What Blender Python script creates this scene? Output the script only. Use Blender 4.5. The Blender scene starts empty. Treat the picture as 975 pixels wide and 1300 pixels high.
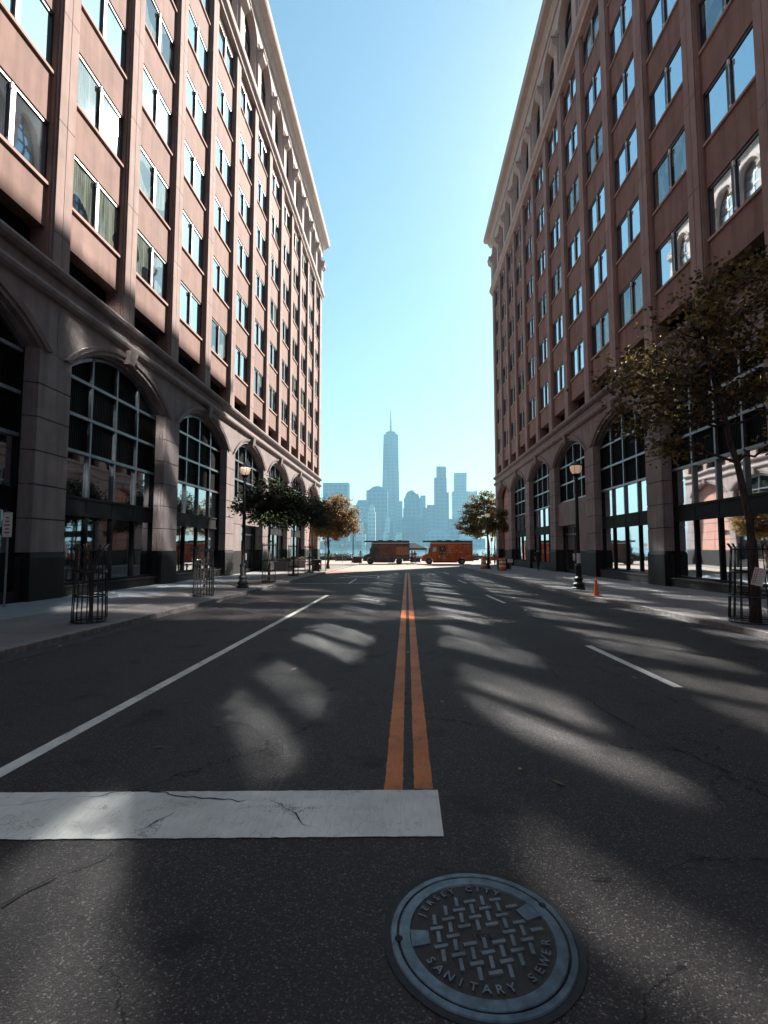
import bpy, bmesh, math, random
from mathutils import Vector, Matrix, noise
R = math.radians
PI = math.pi
SC = bpy.context.scene
COL = SC.collection
rnd = random.Random(11)

# ------------------------------------------------------------------ camera, world, sun
cam = bpy.data.cameras.new('camera'); camo = bpy.data.objects.new('camera', cam); COL.objects.link(camo)
SC.camera = camo
PITCH, YAW = 4.0666, 2.6325
camo.location = (0, 0, 1.6)
camo.rotation_euler = (R(90 + PITCH), 0, R(YAW))
cam.sensor_fit = 'VERTICAL'; cam.sensor_height = 24.0; cam.lens = 640.0 / 1300.0 * 24.0
cam.clip_start = 0.05; cam.clip_end = 12000

SUN_EL, SUN_AZ = 37.2, 32.5            # azimuth from +Y towards +X
w = bpy.data.worlds.new('World'); SC.world = w; w.use_nodes = True
nt = w.node_tree; bg = nt.nodes['Background']
sky = nt.nodes.new('ShaderNodeTexSky'); sky.sky_type = 'NISHITA'; sky.sun_disc = False
sky.sun_elevation = R(SUN_EL); sky.sun_rotation = R(SUN_AZ)
sky.air_density = 2.2; sky.dust_density = 0.95; sky.ozone_density = 8.0; sky.altitude = 0
tint = nt.nodes.new('ShaderNodeMix'); tint.data_type = 'RGBA'; tint.blend_type = 'MULTIPLY'; tint.inputs[0].default_value = 1
tint.inputs[7].default_value = (0.77, 0.845, 0.78, 1)
nt.links.new(sky.outputs[0], tint.inputs[6]); nt.links.new(tint.outputs[2], bg.inputs[0])
bg.inputs[1].default_value = 0.05
sl = bpy.data.lights.new('sun', 'SUN'); sl.energy = 5.0; sl.angle = R(0.53); sl.color = (1.0, 0.92, 0.83)
so = bpy.data.objects.new('sun', sl); COL.objects.link(so)
sd = Vector((math.sin(R(SUN_AZ)) * math.cos(R(SUN_EL)), math.cos(R(SUN_AZ)) * math.cos(R(SUN_EL)), math.sin(R(SUN_EL))))
so.rotation_euler = sd.to_track_quat('Z', 'Y').to_euler()
so.location = (20, -20, 60)
SC.view_settings.view_transform = 'Standard'; SC.view_settings.look = 'None'
SC.view_settings.exposure = 1.8; SC.view_settings.gamma = 1.0
cy = SC.cycles
cy.max_bounces = 6; cy.diffuse_bounces = 3; cy.glossy_bounces = 5; cy.volume_bounces = 0; cy.transparent_max_bounces = 8
cy.caustics_reflective = True; cy.blur_glossy = 0.05; cy.sample_clamp_indirect = 150.0; cy.min_light_bounces = 1
cy.use_guiding = True; cy.use_surface_guiding = True; cy.use_volume_guiding = False; cy.guiding_training_samples = 128
cy.use_denoising = True

SL = 0.0078
def gz(y): return -SL * min(max(y, 0.0), 64.0)

# ------------------------------------------------------------------ mesh builder
class MB:
    def __init__(s, xf=None): s.v = []; s.f = []; s.m = []; s.xf = xf
    def pts(s, P):
        n = len(s.v)
        s.v += [s.xf(*p) if s.xf else tuple(p) for p in P]
        return n
    def poly(s, P, mi=0):
        n = s.pts(P); s.f.append(tuple(range(n, n + len(P)))); s.m.append(mi)
    def box(s, x0, x1, y0, y1, z0, z1, mi=0):
        n = s.pts([(x0,y0,z0),(x1,y0,z0),(x1,y1,z0),(x0,y1,z0),(x0,y0,z1),(x1,y0,z1),(x1,y1,z1),(x0,y1,z1)])
        for q in ((0,3,2,1),(4,5,6,7),(0,1,5,4),(1,2,6,5),(2,3,7,6),(3,0,4,7)):
            s.f.append(tuple(n+i for i in q)); s.m.append(mi)
    def extr(s, A, B, mi=0, caps=True):      # two matching outlines -> solid
        n = len(A); a = s.pts(A); b = s.pts(B)
        for i in range(n):
            j = (i+1) % n; s.f.append((a+i, a+j, b+j, b+i)); s.m.append(mi)
        if caps:
            s.f.append(tuple(a+i for i in reversed(range(n)))); s.m.append(mi)
            s.f.append(tuple(b+i for i in range(n))); s.m.append(mi)
    def lathe(s, prof, c=(0,0,0), n=16, mi=0, a0=0):
        base = None
        for r, z in prof:
            k = s.pts([(c[0]+r*math.cos(a0+2*PI*i/n), c[1]+r*math.sin(a0+2*PI*i/n), c[2]+z) for i in range(n)])
            if base is not None:
                for i in range(n):
                    j = (i+1) % n; s.f.append((base+i, base+j, k+j, k+i)); s.m.append(mi)
            base = k
    def tube(s, P, rad, n=6, mi=0, closed=False):
        P = [Vector(p) for p in P]; rings = []
        m = len(P)
        for i in range(m):
            d = (P[(i+1) % m] - P[i-1]) if closed else (P[min(i+1, m-1)] - P[max(i-1, 0)])
            if d.length < 1e-9: d = Vector((0,0,1))
            d.normalize()
            u = d.cross(Vector((0,0,1)))
            if u.length < 0.05: u = d.cross(Vector((0,1,0)))
            u.normalize(); v = d.cross(u)
            r = rad[i] if isinstance(rad, (list, tuple)) else rad
            rings.append(s.pts([tuple(P[i] + u*r*math.cos(2*PI*k/n) + v*r*math.sin(2*PI*k/n)) for k in range(n)]))
        for i in range(m if closed else m-1):
            a = rings[i]; b = rings[(i+1) % m]
            for k in range(n):
                j = (k+1) % n; s.f.append((a+k, a+j, b+j, b+k)); s.m.append(mi)
        if not closed:
            s.f.append(tuple(rings[0]+k for k in range(n))); s.m.append(mi)
            s.f.append(tuple(rings[-1]+k for k in reversed(range(n)))); s.m.append(mi)

def obj(name, mb, mats, parent=None, world=True, smooth=False, fix=True, bevel=0, loc=None):
    me = bpy.data.meshes.new(name)
    V = mb.v
    if parent is not None and world:
        o0 = Vector((0,0,0)); q = parent
        while q is not None: o0 += q.location; q = q.parent
        V = [(x-o0.x, y-o0.y, z-o0.z) for x, y, z in V]
    me.from_pydata(V, [], mb.f)
    if not isinstance(mats, (list, tuple)): mats = [mats]
    for m in mats: me.materials.append(m)
    me.polygons.foreach_set('material_index', mb.m)
    if fix:
        bm = bmesh.new(); bm.from_mesh(me); bmesh.ops.recalc_face_normals(bm, faces=bm.faces); bm.to_mesh(me); bm.free()
    if smooth:
        me.polygons.foreach_set('use_smooth', [True]*len(me.polygons))
    me.update()
    o = bpy.data.objects.new(name, me); COL.objects.link(o)
    if parent is not None: o.parent = parent
    if loc: o.location = loc
    if bevel:
        b = o.modifiers.new('bevel', 'BEVEL'); b.width = bevel; b.segments = 2; b.limit_method = 'ANGLE'
    return o
def tag(o, label, cat, group=None, kind=None):
    o['label'] = label; o['category'] = cat
    if group: o['group'] = group
    if kind: o['kind'] = kind
    return o
def thing(name, label, cat, loc=(0,0,0), rz=0, group=None):
    o = bpy.data.objects.new(name, None); COL.objects.link(o); o.location = loc; o.rotation_euler = (0,0,rz)
    o.empty_display_size = 0.3
    return tag(o, label, cat, group)
def struct(o): o['kind'] = 'structure'; return o
def dup(o, parent=None):
    c = o.copy(); COL.objects.link(c); c.parent = parent
    for ch in list(o.children): dup(ch, c)
    return c

# ------------------------------------------------------------------ materials
class N:
    def __init__(s, name):
        s.mat = bpy.data.materials.new(name); s.mat.use_nodes = True
        s.t = s.mat.node_tree; s.b = s.t.nodes['Principled BSDF']; s.out = s.t.nodes['Material Output']
    def n(s, typ, **k):
        x = s.t.nodes.new('ShaderNode' + typ)
        for a, v in k.items(): setattr(x, a, v)
        return x
    def l(s, a, b): s.t.links.new(a, b)
    def coord(s, kind='Object'):
        return s.n('TexCoord').outputs[kind]
    def noise(s, vec, scale, detail=4, rough=.55, dist=0):
        x = s.n('TexNoise'); x.inputs['Scale'].default_value = scale; x.inputs['Detail'].default_value = detail
        x.inputs['Roughness'].default_value = rough; x.inputs['Distortion'].default_value = dist
        s.l(vec, x.inputs['Vector']); return x.outputs['Fac']
    def ramp(s, fac, stops):
        x = s.n('ValToRGB'); e = x.color_ramp.elements
        while len(e) < len(stops): e.new(.5)
        for i, (p, c) in enumerate(stops):
            e[i].position = p; e[i].color = (*c, 1) if len(c) == 3 else c
        s.l(fac, x.inputs[0]); return x.outputs[0]
    def mix(s, f, a, b, mode='MIX'):
        x = s.n('Mix', data_type='RGBA', blend_type=mode)
        for v, i in ((f, 0), (a, 6), (b, 7)):
            if isinstance(v, (int, float)): x.inputs[i].default_value = v
            elif isinstance(v, tuple): x.inputs[i].default_value = (*v, 1)
            else: s.l(v, x.inputs[i])
        return x.outputs[2]
    def math(s, op, a, b=0.0, clamp=False):
        x = s.n('Math', operation=op, use_clamp=clamp)
        for v, i in ((a, 0), (b, 1)):
            if isinstance(v, (int, float)): x.inputs[i].default_value = v
            else: s.l(v, x.inputs[i])
        return x.outputs[0]
    def bump(s, h, dist=.01, strength=1.0):
        x = s.n('Bump'); x.inputs['Distance'].default_value = dist; x.inputs['Strength'].default_value = strength
        s.l(h, x.inputs['Height']); s.l(x.outputs[0], s.b.inputs['Normal']); return x.outputs[0]
    def mapping(s, vec, scale=(1,1,1), loc=(0,0,0), rot=(0,0,0)):
        x = s.n('Mapping'); x.inputs['Scale'].default_value = scale; x.inputs['Location'].default_value = loc
        x.inputs['Rotation'].default_value = rot; s.l(vec, x.inputs['Vector']); return x.outputs[0]
    def world(s): return s.n('NewGeometry').outputs['Position']
    def base(s, c, rough=.7, metal=0, spec=None):
        if isinstance(c, tuple): s.b.inputs['Base Color'].default_value = (*c, 1)
        else: s.l(c, s.b.inputs['Base Color'])
        if isinstance(rough, (int, float)): s.b.inputs['Roughness'].default_value = rough
        else: s.l(rough, s.b.inputs['Roughness'])
        s.b.inputs['Metallic'].default_value = metal
        if spec is not None: s.b.inputs['Specular IOR Level'].default_value = spec
        return s.mat

def stone(name, c1, c2, streak=.25, scale=1.2, rough=.85, bump=.004):
    m = N(name); p = m.world()
    a = m.noise(p, scale, 6, .6)
    col = m.ramp(a, [(.3, c1), (.7, c2)])
    st = m.noise(m.mapping(p, (1.5, 1.5, .12)), 2.2, 4, .6)
    col = m.mix(m.math('MULTIPLY', m.math('SUBTRACT', st, .42, True), streak*4, True), col, tuple(x*.45 for x in c1))
    fine = m.noise(p, 60, 3, .7)
    col = m.mix(m.math('MULTIPLY', fine, .30), col, tuple(x*.55 for x in c1))
    m.bump(m.noise(p, 45, 5, .7), bump, .6)
    return m.base(col, rough, spec=.25)
M = {}
M['brick'] = stone('facade_stone_red', (.245,.148,.122), (.34,.208,.175), .4)
M['pil'] = stone('facade_stone_rose', (.31,.215,.19), (.42,.30,.27), .35)
M['base'] = stone('arcade_stone', (.23,.185,.18), (.33,.27,.26), .4)
M['topst'] = stone('attic_stone', (.46,.36,.32), (.56,.45,.41), .15)
M['plinth'] = stone('plinth_granite', (.010,.0088,.009), (.022,.019,.0195), .1, rough=.6)
M['pinkin'] = stone('niche_stone', (.42,.22,.18), (.5,.28,.23), .1)

def simple(name, c, rough=.6, metal=0, spec=None, var=.25, scale=3):
    m = N(name); p = m.world(); f = m.noise(p, scale, 5, .65)
    col = m.ramp(f, [(.3, tuple(x*(1-var) for x in c)), (.7, tuple(min(1, x*(1+var)) for x in c))])
    return m.base(col, rough, metal, spec)
M['joint'] = simple('joint_mortar', (.03,.022,.022), .9)
M['black'] = simple('black_metal', (.008,.008,.009), .45, 0, .5)
M['frame'] = simple('window_frame_metal', (.018,.017,.02), .4, 0, .5)
M['bar'] = simple('storefront_bar_metal', (.16,.175,.2), .35, .6)
M['darkbar'] = simple('storefront_dark_metal', (.006,.006,.007), .65, 0, .15)
M['sill'] = stone('sill_stone', (.42,.27,.22), (.52,.35,.3), .1)
M['hard_lit_edge'] = simple('white_catch_lit_edge', (.75,.74,.72), .4)
m = N('louvre'); p = m.world()
wv = m.n('TexWave', wave_type='BANDS', bands_direction='Y'); wv.inputs['Scale'].default_value = 3.2; m.l(p, wv.inputs['Vector'])
M['louvre'] = m.base(m.ramp(wv.outputs[0], [(.2, (.002,.002,.002)), (.8, (.007,.006,.007))]), .9, spec=.1); m.bump(wv.outputs[0], .03, 1)

def glass_mat(name, refl=.35, tint=(.8,.9,1.0), curtain=False, warp=.006, rough=.025, dark=(.012,.014,.016), dusty=0):
    m = N(name); t = m.t
    g = m.n('BsdfGlossy'); g.inputs['Color'].default_value = (*tint, 1); g.inputs['Roughness'].default_value = rough
    d = m.n('BsdfDiffuse'); d.inputs['Color'].default_value = (*dark, 1)
    oi = m.n('ObjectInfo')
    p = m.world()
    off = m.n('CombineXYZ'); m.l(m.math('MULTIPLY', oi.outputs['Random'], 40), off.inputs[0])
    va = m.n('VectorMath', operation='ADD'); m.l(p, va.inputs[0]); m.l(off.outputs[0], va.inputs[1])
    h = m.noise(va.outputs[0], .55, 1.5, .4)
    bp = m.n('Bump'); bp.inputs['Distance'].default_value = warp; bp.inputs['Strength'].default_value = 1; m.l(h, bp.inputs['Height'])
    m.l(bp.outputs[0], g.inputs['Normal'])
    if dusty:
        g2 = m.n('BsdfGlossy'); g2.inputs['Color'].default_value = (*tint, 1); g2.distribution = 'BECKMANN'; g2.inputs['Roughness'].default_value = .2; m.l(bp.outputs[0], g2.inputs['Normal'])
        mg = m.n('MixShader'); mg.inputs[0].default_value = dusty; m.l(g.outputs[0], mg.inputs[1]); m.l(g2.outputs[0], mg.inputs[2]); gout = mg.outputs[0]
    else: gout = g.outputs[0]
    if curtain:
        fold = m.noise(m.mapping(m.coord(), (3, 9, .25)), 1.6, 3, .6)
        cc = m.ramp(fold, [(.35, (.05,.06,.05)), (.65, (.24,.28,.23))])
        on = m.math('LESS_THAN', oi.outputs['Random'], .32)
        part = m.math('GREATER_THAN', m.noise(va.outputs[0], .9, 0, .5), .45)
        onp = m.math('MULTIPLY', on, part)
        m.l(m.mix(onp, dark, cc), d.inputs['Color'])
    fr = m.n('Fresnel'); fr.inputs['IOR'].default_value = 1.6
    fac = m.math('ADD', m.math('MULTIPLY', fr.outputs[0], 1-refl, True), refl, True)
    if curtain: fac = m.math('MULTIPLY', fac, m.math('SUBTRACT', 1.0, m.math('MULTIPLY', on, .62)))
    mx = m.n('MixShader'); m.l(fac, mx.inputs[0]); m.l(d.outputs[0], mx.inputs[1]); m.l(gout, mx.inputs[2])
    m.l(mx.outputs[0], m.out.inputs['Surface']); return m.mat
M['glass'] = glass_mat('office_glass', .80, (.80,.92,1.0), True)
M['shop'] = glass_mat('shop_glass', .42, (.85,.92,.97), False, .008)
M['pole_glass'] = glass_mat('attic_glass', .65, (.85,.92,.97), False)

# asphalt
m = N('asphalt'); p = m.world()
vo = m.n('TexVoronoi', feature='F1'); vo.inputs['Scale'].default_value = 150; m.l(p, vo.inputs['Vector'])
vr = m.n('SeparateColor'); m.l(vo.outputs['Color'], vr.inputs[0])
big = m.noise(p, .45, 6, .6, .5); mid = m.noise(p, 5, 5, .65)
stonec = m.ramp(vr.outputs[0], [(0,(.012,.0105,.011)),(.55,(.04,.031,.029)),(.84,(.10,.076,.068)),(.94,(.23,.185,.16)),(1,(.5,.43,.38))])
col = m.mix(.5, m.ramp(big, [(.3, (.028,.0215,.021)), (.72, (.062,.046,.041))]), stonec)
col = m.mix(m.math('MULTIPLY', mid, .45), col, (.017,.015,.016))
grit = m.noise(p, 260, 2, .8)
col = m.mix(m.ramp(grit, [(.4,(0,0,0)),(.8,(.5,.5,.5))]), col, (.095,.08,.075))
oil = m.noise(p, 1.7, 3, .5)
col = m.mix(m.ramp(oil, [(.60,(0,0,0)),(.70,(.7,.7,.7))]), col, (.012,.011,.012))
# polished wheel tracks run along the street
sx_ = m.n('SeparateXYZ'); m.l(p, sx_.inputs[0])
trk = m.math('COSINE', m.math('MULTIPLY', sx_.outputs[0], 3.9))
col = m.mix(m.math('MULTIPLY', m.math('MULTIPLY', m.math('ADD', trk, 1), .14), m.noise(m.mapping(p,(1,.1,1)), 1.2, 3, .6)), col, (.085,.072,.068))
# fine cracks
def crackmask(m, p, scale, width, gate):
    dn = m.n('TexNoise'); dn.inputs['Scale'].default_value = 1.3; dn.inputs['Detail'].default_value = 6; dn.inputs['Roughness'].default_value = .7; m.l(p, dn.inputs['Vector'])
    vm = m.n('VectorMath', operation='MULTIPLY_ADD'); m.l(dn.outputs['Color'], vm.inputs[0]); vm.inputs[1].default_value = (.9,.9,0); m.l(p, vm.inputs[2])
    ve = m.n('TexVoronoi', feature='DISTANCE_TO_EDGE', voronoi_dimensions='2D'); ve.inputs['Scale'].default_value = scale; m.l(vm.outputs[0], ve.inputs['Vector'])
    c = m.math('LESS_THAN', ve.outputs['Distance'], width)
    return m.math('MULTIPLY', c, m.math('GREATER_THAN', m.noise(p, .6, 2, .5), gate))
ck = crackmask(m, p, .33, .0028, .50)
col = m.mix(m.math('MULTIPLY', ck, .85), col, (.008,.008,.008))
hb = m.math('ADD', m.math('MULTIPLY', vo.outputs['Distance'], -1.0), m.math('MULTIPLY', m.noise(p, 240, 2, .7), .6))
m.bump(hb, .005, .9)
M['asphalt'] = m.base(col, .8, spec=.25)

def paint(name, c, wear=.5):
    m = N(name); p = m.world()
    st = m.noise(m.mapping(p, (40, 3, 1)), 2.0, 5, .7)
    n2 = m.noise(p, 3.5, 6, .7)
    c1 = m.mix(m.ramp(st, [(.45,(0,0,0)),(.8,(.55,.55,.55))]), c, tuple(x*.45 for x in c))
    g = m.noise(p, 140, 3, .8)
    c1 = m.mix(m.math('MULTIPLY', g, .35), c1, tuple(x*.5 for x in c))
    wm = m.ramp(m.math('ADD', m.math('MULTIPLY', n2, .65), m.math('MULTIPLY', m.noise(p, 90, 3, .75), .45)), [(.60+.1*(1-wear),(0,0,0)),(.68+.1*(1-wear),(1,1,1))])
    c1 = m.mix(m.math('MULTIPLY', wm, .85), c1, (.05,.045,.045))
    dirt = m.noise(p, 1.1, 5, .65)
    c1 = m.mix(m.ramp(dirt, [(.38,(0,0,0)),(.7,(.6,.6,.6))]), c1, tuple(x*.35 for x in c))
    sc = m.n('TexVoronoi', feature='DISTANCE_TO_EDGE'); sc.inputs['Scale'].default_value = 9; m.l(p, sc.inputs['Vector'])
    hair = m.math('MULTIPLY', m.math('LESS_THAN', sc.outputs['Distance'], .008), m.math('GREATER_THAN', m.noise(p, 2.2, 3, .6), .58))
    c1 = m.mix(m.math('MULTIPLY', hair, .4), c1, (.03,.027,.026))
    m.bump(g, .003, .6)
    return m.base(c1, .7, spec=.3)
M['white'] = paint('white_road_paint', (.84,.78,.70), .85)
M['orange'] = paint('orange_yellow_road_paint', (.66,.19,.05), .95)
M['crack'] = simple('crack_dark', (.008,.007,.007), .9)
def slabs(name, c1, c2, bw, bh, mort, jc, rot=0, rough=.8):
    m = N(name); p = m.world(); q = m.mapping(p, (1,1,1), (0,0,0), (0,0,rot))
    br = m.n('TexBrick'); br.offset = 0.5 if bw < 1 else 0; br.inputs['Scale'].default_value = 1; br.inputs['Brick Width'].default_value = bw; br.inputs['Row Height'].default_value = bh
    br.inputs['Mortar Size'].default_value = mort; br.inputs['Color1'].default_value = (*c1,1); br.inputs['Color2'].default_value = (*c2,1); br.inputs['Mortar'].default_value = (*jc,1)
    m.l(q, br.inputs['Vector'])
    c = m.mix(m.math('MULTIPLY', m.noise(p, 1.1, 6, .65), .6), br.outputs['Color'], tuple(x*.45 for x in c1))
    c = m.mix(m.math('MULTIPLY', m.noise(p, 70, 3, .8), .4), c, tuple(x*.5 for x in c1))
    m.bump(m.math('ADD', m.math('MULTIPLY', br.outputs['Fac'], -1), m.math('MULTIPLY', m.noise(p, 60, 4, .7), .25)), .006, .7)
    return m.base(c, rough, spec=.3)
M['walk'] = slabs('sidewalk_concrete', (.22,.19,.18), (.25,.215,.205), 1.5, 1.5, .012, (.05,.045,.045))
M['walk_reflect'] = slabs('sidewalk_pavers_reflect_tint', (.27,.27,.28), (.32,.32,.33), .6, .3, .008, (.09,.09,.09))  # bluish pale tone puts light reflected beside the left facade into the colour
M['kerb'] = simple('kerb_granite', (.20,.17,.16), .8, var=.4, scale=9)
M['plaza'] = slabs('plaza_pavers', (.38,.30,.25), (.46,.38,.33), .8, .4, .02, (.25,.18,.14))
M['redbrick'] = slabs('red_brick_paving', (.42,.17,.12), (.5,.22,.16), .2, .1, .01, (.2,.1,.08))
M['land'] = simple('land', (.11,.10,.09), .9)
M['grass'] = simple('grass_verge', (.04,.055,.02), .9)

# ------------------------------------------------------------------ ground
def ysteps(y0, y1): return sorted({y0, y1, *[y for y in (0.0, 64.0) if y0 < y < y1]})
def strip(mb, xa, xb, y0, y1, dz, mi=0):
    ys = ysteps(y0, y1)
    for a, b in zip(ys, ys[1:]):
        mb.poly([(xa(a),a,gz(a)+dz),(xb(a),a,gz(a)+dz),(xb(b),b,gz(b)+dz),(xa(b),b,gz(b)+dz)], mi)
mb = MB(); 
for a, b in ((-1400,0),(0,64),(64,96)):
    mb.poly([(-3900,a,gz(a)-.03),(3900,a,gz(a)-.03),(3900,b,gz(b)-.03),(-3900,b,gz(b)-.03)])
mb.poly([(-3900,96,gz(96)-.03),(3900,96,gz(96)-.03),(3900,96,-3.2),(-3900,96,-3.2)])
struct(obj('ground', mb, M['land']))
mb = MB()
# road incl. crossing behind the camera; right kerb drifts outwards towards the camera
LK = lambda y: -6.0 - .012*max(0, 14-y)
def RK(y):
    pts = [(-1.5,7.1),(10,6.6),(17.5,6.1),(25,5.85),(43,5.75),(64,5.7)]
    if y <= pts[0][0]: return pts[0][1]
    for (a,xa),(b,xb) in zip(pts, pts[1:]):
        if y <= b: return xa+(xb-xa)*(y-a)/(b-a)
    return pts[-1][1]
YS = [-2.2,0,5,10,14,17.5,25,34,43]
for a, b in zip(YS, YS[1:]):
    mb.poly([(LK(a),a,gz(a)),(RK(a),a,gz(a)),(RK(b),b,gz(b)),(LK(b),b,gz(b))])
mb.poly([(-400,-18,0),(400,-18,0),(400,-2.2,0),(-400,-2.2,0)])
mb.poly([(-9,-400,0),(9,-400,0),(9,-18,0),(-9,-18,0)])
# far right tongue of asphalt, left uncovered along the right block's shadow
mb.poly([(-6,43,gz(43)),(5.75,43,gz(43)),(9.5,64,gz(64)),(-6,64,gz(64))])
struct(obj('road', mb, M['asphalt']))
# plaza / cross street paving, slanted edge shaped after the sunlit area's border
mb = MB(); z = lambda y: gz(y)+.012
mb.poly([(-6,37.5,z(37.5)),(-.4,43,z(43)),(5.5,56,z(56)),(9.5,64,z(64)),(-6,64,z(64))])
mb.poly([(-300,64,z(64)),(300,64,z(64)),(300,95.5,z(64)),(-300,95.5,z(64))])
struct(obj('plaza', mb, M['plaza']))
mb = MB(); z = lambda y: gz(y)+.018
mb.poly([(-6,36.2,z(36.2)),(-4.2,38.2,z(38.2)),(-3.6,41.2,z(41.2)),(-6,41.6,z(41.6))])
struct(obj('brick_crossing', mb, M['redbrick']))

KH = .13
def walk(side, K, ys, wallx=11.35):
    mb = MB()
    for a, b in zip(ys, ys[1:]):
        ka, kb = K(a)+side*.16, K(b)+side*.16
        ia, ib = side*8.75, side*8.75
        za, zb = gz(a)+KH, gz(b)+KH
        mb.poly([(ka,a,za),(kb,b,zb),(ib,b,zb),(ia,a,za)], 0)
        mb.poly([(ia,a,za),(ib,b,zb),(side*wallx,b,zb),(side*wallx,a,za)], 1)
    o = struct(obj('sidewalk', mb, [M['walk'], M['walk_reflect'] if side < 0 else M['walk']]))
    kb_ = MB()
    segs = []
    y = ys[0]
    while y < ys[-1]-.01:
        y2 = min(y+1.8, ys[-1])
        g = .006
        A = [(K(y), y+g, gz(y)-.02), (K(y), y+g, gz(y)+KH-.012), (K(y)+side*.015, y+g, gz(y)+KH+.002), (K(y)+side*.17, y+g, gz(y)+KH+.002), (K(y)+side*.17, y+g, gz(y)-.02)]
        B = [(K(y2), y2-g, gz(y2)-.02), (K(y2), y2-g, gz(y2)+KH-.012), (K(y2)+side*.015, y2-g, gz(y2)+KH+.002), (K(y2)+side*.17, y2-g, gz(y2)+KH+.002), (K(y2)+side*.17, y2-g, gz(y2)-.02)]
        kb_.extr(A, B); y = y2
    struct(obj('kerb', kb_, M['kerb']))
walk(-1, LK, [-1.5,0,5,10,14,20,30,40,52])
walk(1, RK, [-1.5,0,5,10,14,17.5,25,34,43,56])
# gutters: concrete strip next to kerbs
mb = MB()
for side, K in ((-1, LK), (1, RK)):
    for a, b in zip(YS[1:], YS[2:]):
        mb.poly([(K(a),a,gz(a)+.004),(K(a)-side*.28,a,gz(a)+.004),(K(b)-side*.28,b,gz(b)+.004),(K(b),b,gz(b)+.004)])
struct(obj('gutter', mb, simple('gutter_asphalt', (.035,.032,.034), .8, var=.5, scale=6)))

# painted markings
def line(mb, pts, wdt, dz=.004, mi=0, jag=0):
    for (x0,y0),(x1,y1) in zip(pts, pts[1:]):
        n = max(1, int(math.hypot(x1-x0, y1-y0)/ (0.05 if jag else 6)))
        d = Vector((x1-x0, y1-y0)).normalized(); nn = Vector((-d.y, d.x))*wdt/2
        prev = None
        for i in range(n+1):
            t = i/n; x = x0+(x1-x0)*t; y = y0+(y1-y0)*t
            ja = 1+jag*rnd.uniform(-1,1); jb = 1+jag*rnd.uniform(-1,1)
            A = (x+nn.x*ja, y+nn.y*ja, gz(y)+dz); B = (x-nn.x*jb, y-nn.y*jb, gz(y)+dz)
            if prev: mb.poly([prev[0], prev[1], B, A], mi)
            prev = (A, B)
mb = MB()
def marks(name, mb, mat): return struct(obj(name, mb, mat))
line(mb, [(-.098,3.5),(-.098,12)], .125, jag=.055); line(mb, [(-.098,12),(-.098,38.5)], .125, jag=.04)
line(mb, [(.105,3.54),(.105,12)], .125, jag=.055); line(mb, [(.105,12),(.105,38.5)], .125, jag=.04)
marks('center_line', mb, M['orange'])
mb = MB(); line(mb, [(-2.95,3.32),(-2.95,18.7)], .125, jag=.03); marks('lane_line', mb, M['white'])
mb = MB()
for a, b, x in ((6.25,8.9,3.14),(16.1,19.0,2.98),(26,29,2.93),(36.5,40,2.9)): line(mb, [(x+.06,a),(x-.06,b)], .115, jag=.03)
line(mb, [(-1.62,17.5),(-.85,16.55)], .12)
line(mb, [(-2.95,25.5),(-3.0,30.0)], .1)
marks('lane_dashes', mb, M['white'])
mb = MB()
n = 150
for i in range(n):
    x0 = -5.7+(5.9)*i/n; x1 = -5.7+5.9*(i+1)/n
    f = lambda x, b: (2.97 if b else 3.525)+.06*(x-.2)+(rnd.uniform(-.004,.004))
    if i == 0: pa, pb = f(x0,1), f(x0,0)
    na, nb = f(x1,1), f(x1,0)
    mb.poly([(x0,pa,gz(pa)+.006),(x1,na,gz(na)+.006),(x1,nb,gz(nb)+.006),(x0,pb,gz(pb)+.006)]); pa, pb = na, nb
marks('stop_line', mb, M['white'])
mb = MB(); line(mb, [(-5.6,25.35),(-.25,26.2)], .16); line(mb, [(.25,25.9),(.95,25.8)], .12)
marks('cross_line', mb, M['white'])
mb = MB()
for q in ([(-4.4,30.6),(-3.3,31.8),(-2.0,34.6)], [(-4.3,34.2),(-2.9,32.0),(-1.7,30.8)], [(-3.9,33.6),(-2.3,33.4)], [(-4.2,31.4),(-3.4,31.1)], [(-2.6,31.6),(-1.8,31.9),(-1.9,33.4),(-2.7,34.4)]):
    line(mb, q, .14)
marks('worn_symbol_marking', mb, M['white'])

# explicit cracks (long ones)
def crack(pts, w0=.012, seed=1):
    r = random.Random(seed); mb = MB(); P = []
    for (x0,y0),(x1,y1) in zip(pts, pts[1:]):
        n = max(2, int(math.hypot(x1-x0,y1-y0)/.05))
        for i in range(n):
            t = i/n; P.append((x0+(x1-x0)*t+r.gauss(0,.011), y0+(y1-y0)*t+r.gauss(0,.011)))
    prev = None
    for i, (x,y) in enumerate(P):
        wd = w0*.95*(.12+r.random()*1.3)*(1 if math.sin(i*.21+seed) > -.55 else .25)*min(1, i/6+.2, (len(P)-i)/6+.1)
        d = Vector((P[min(i+1,len(P)-1)][0]-P[max(i-1,0)][0], P[min(i+1,len(P)-1)][1]-P[max(i-1,0)][1]))
        if d.length < 1e-6: d = Vector((1,0))
        d.normalize(); A = (x-d.y*wd/2, y+d.x*wd/2, gz(y)+.009); B = (x+d.y*wd/2, y-d.x*wd/2, gz(y)+.009)
        if prev: mb.poly([prev[0], prev[1], B, A])
        prev = (A, B)
    return mb
cb = MB()
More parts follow.
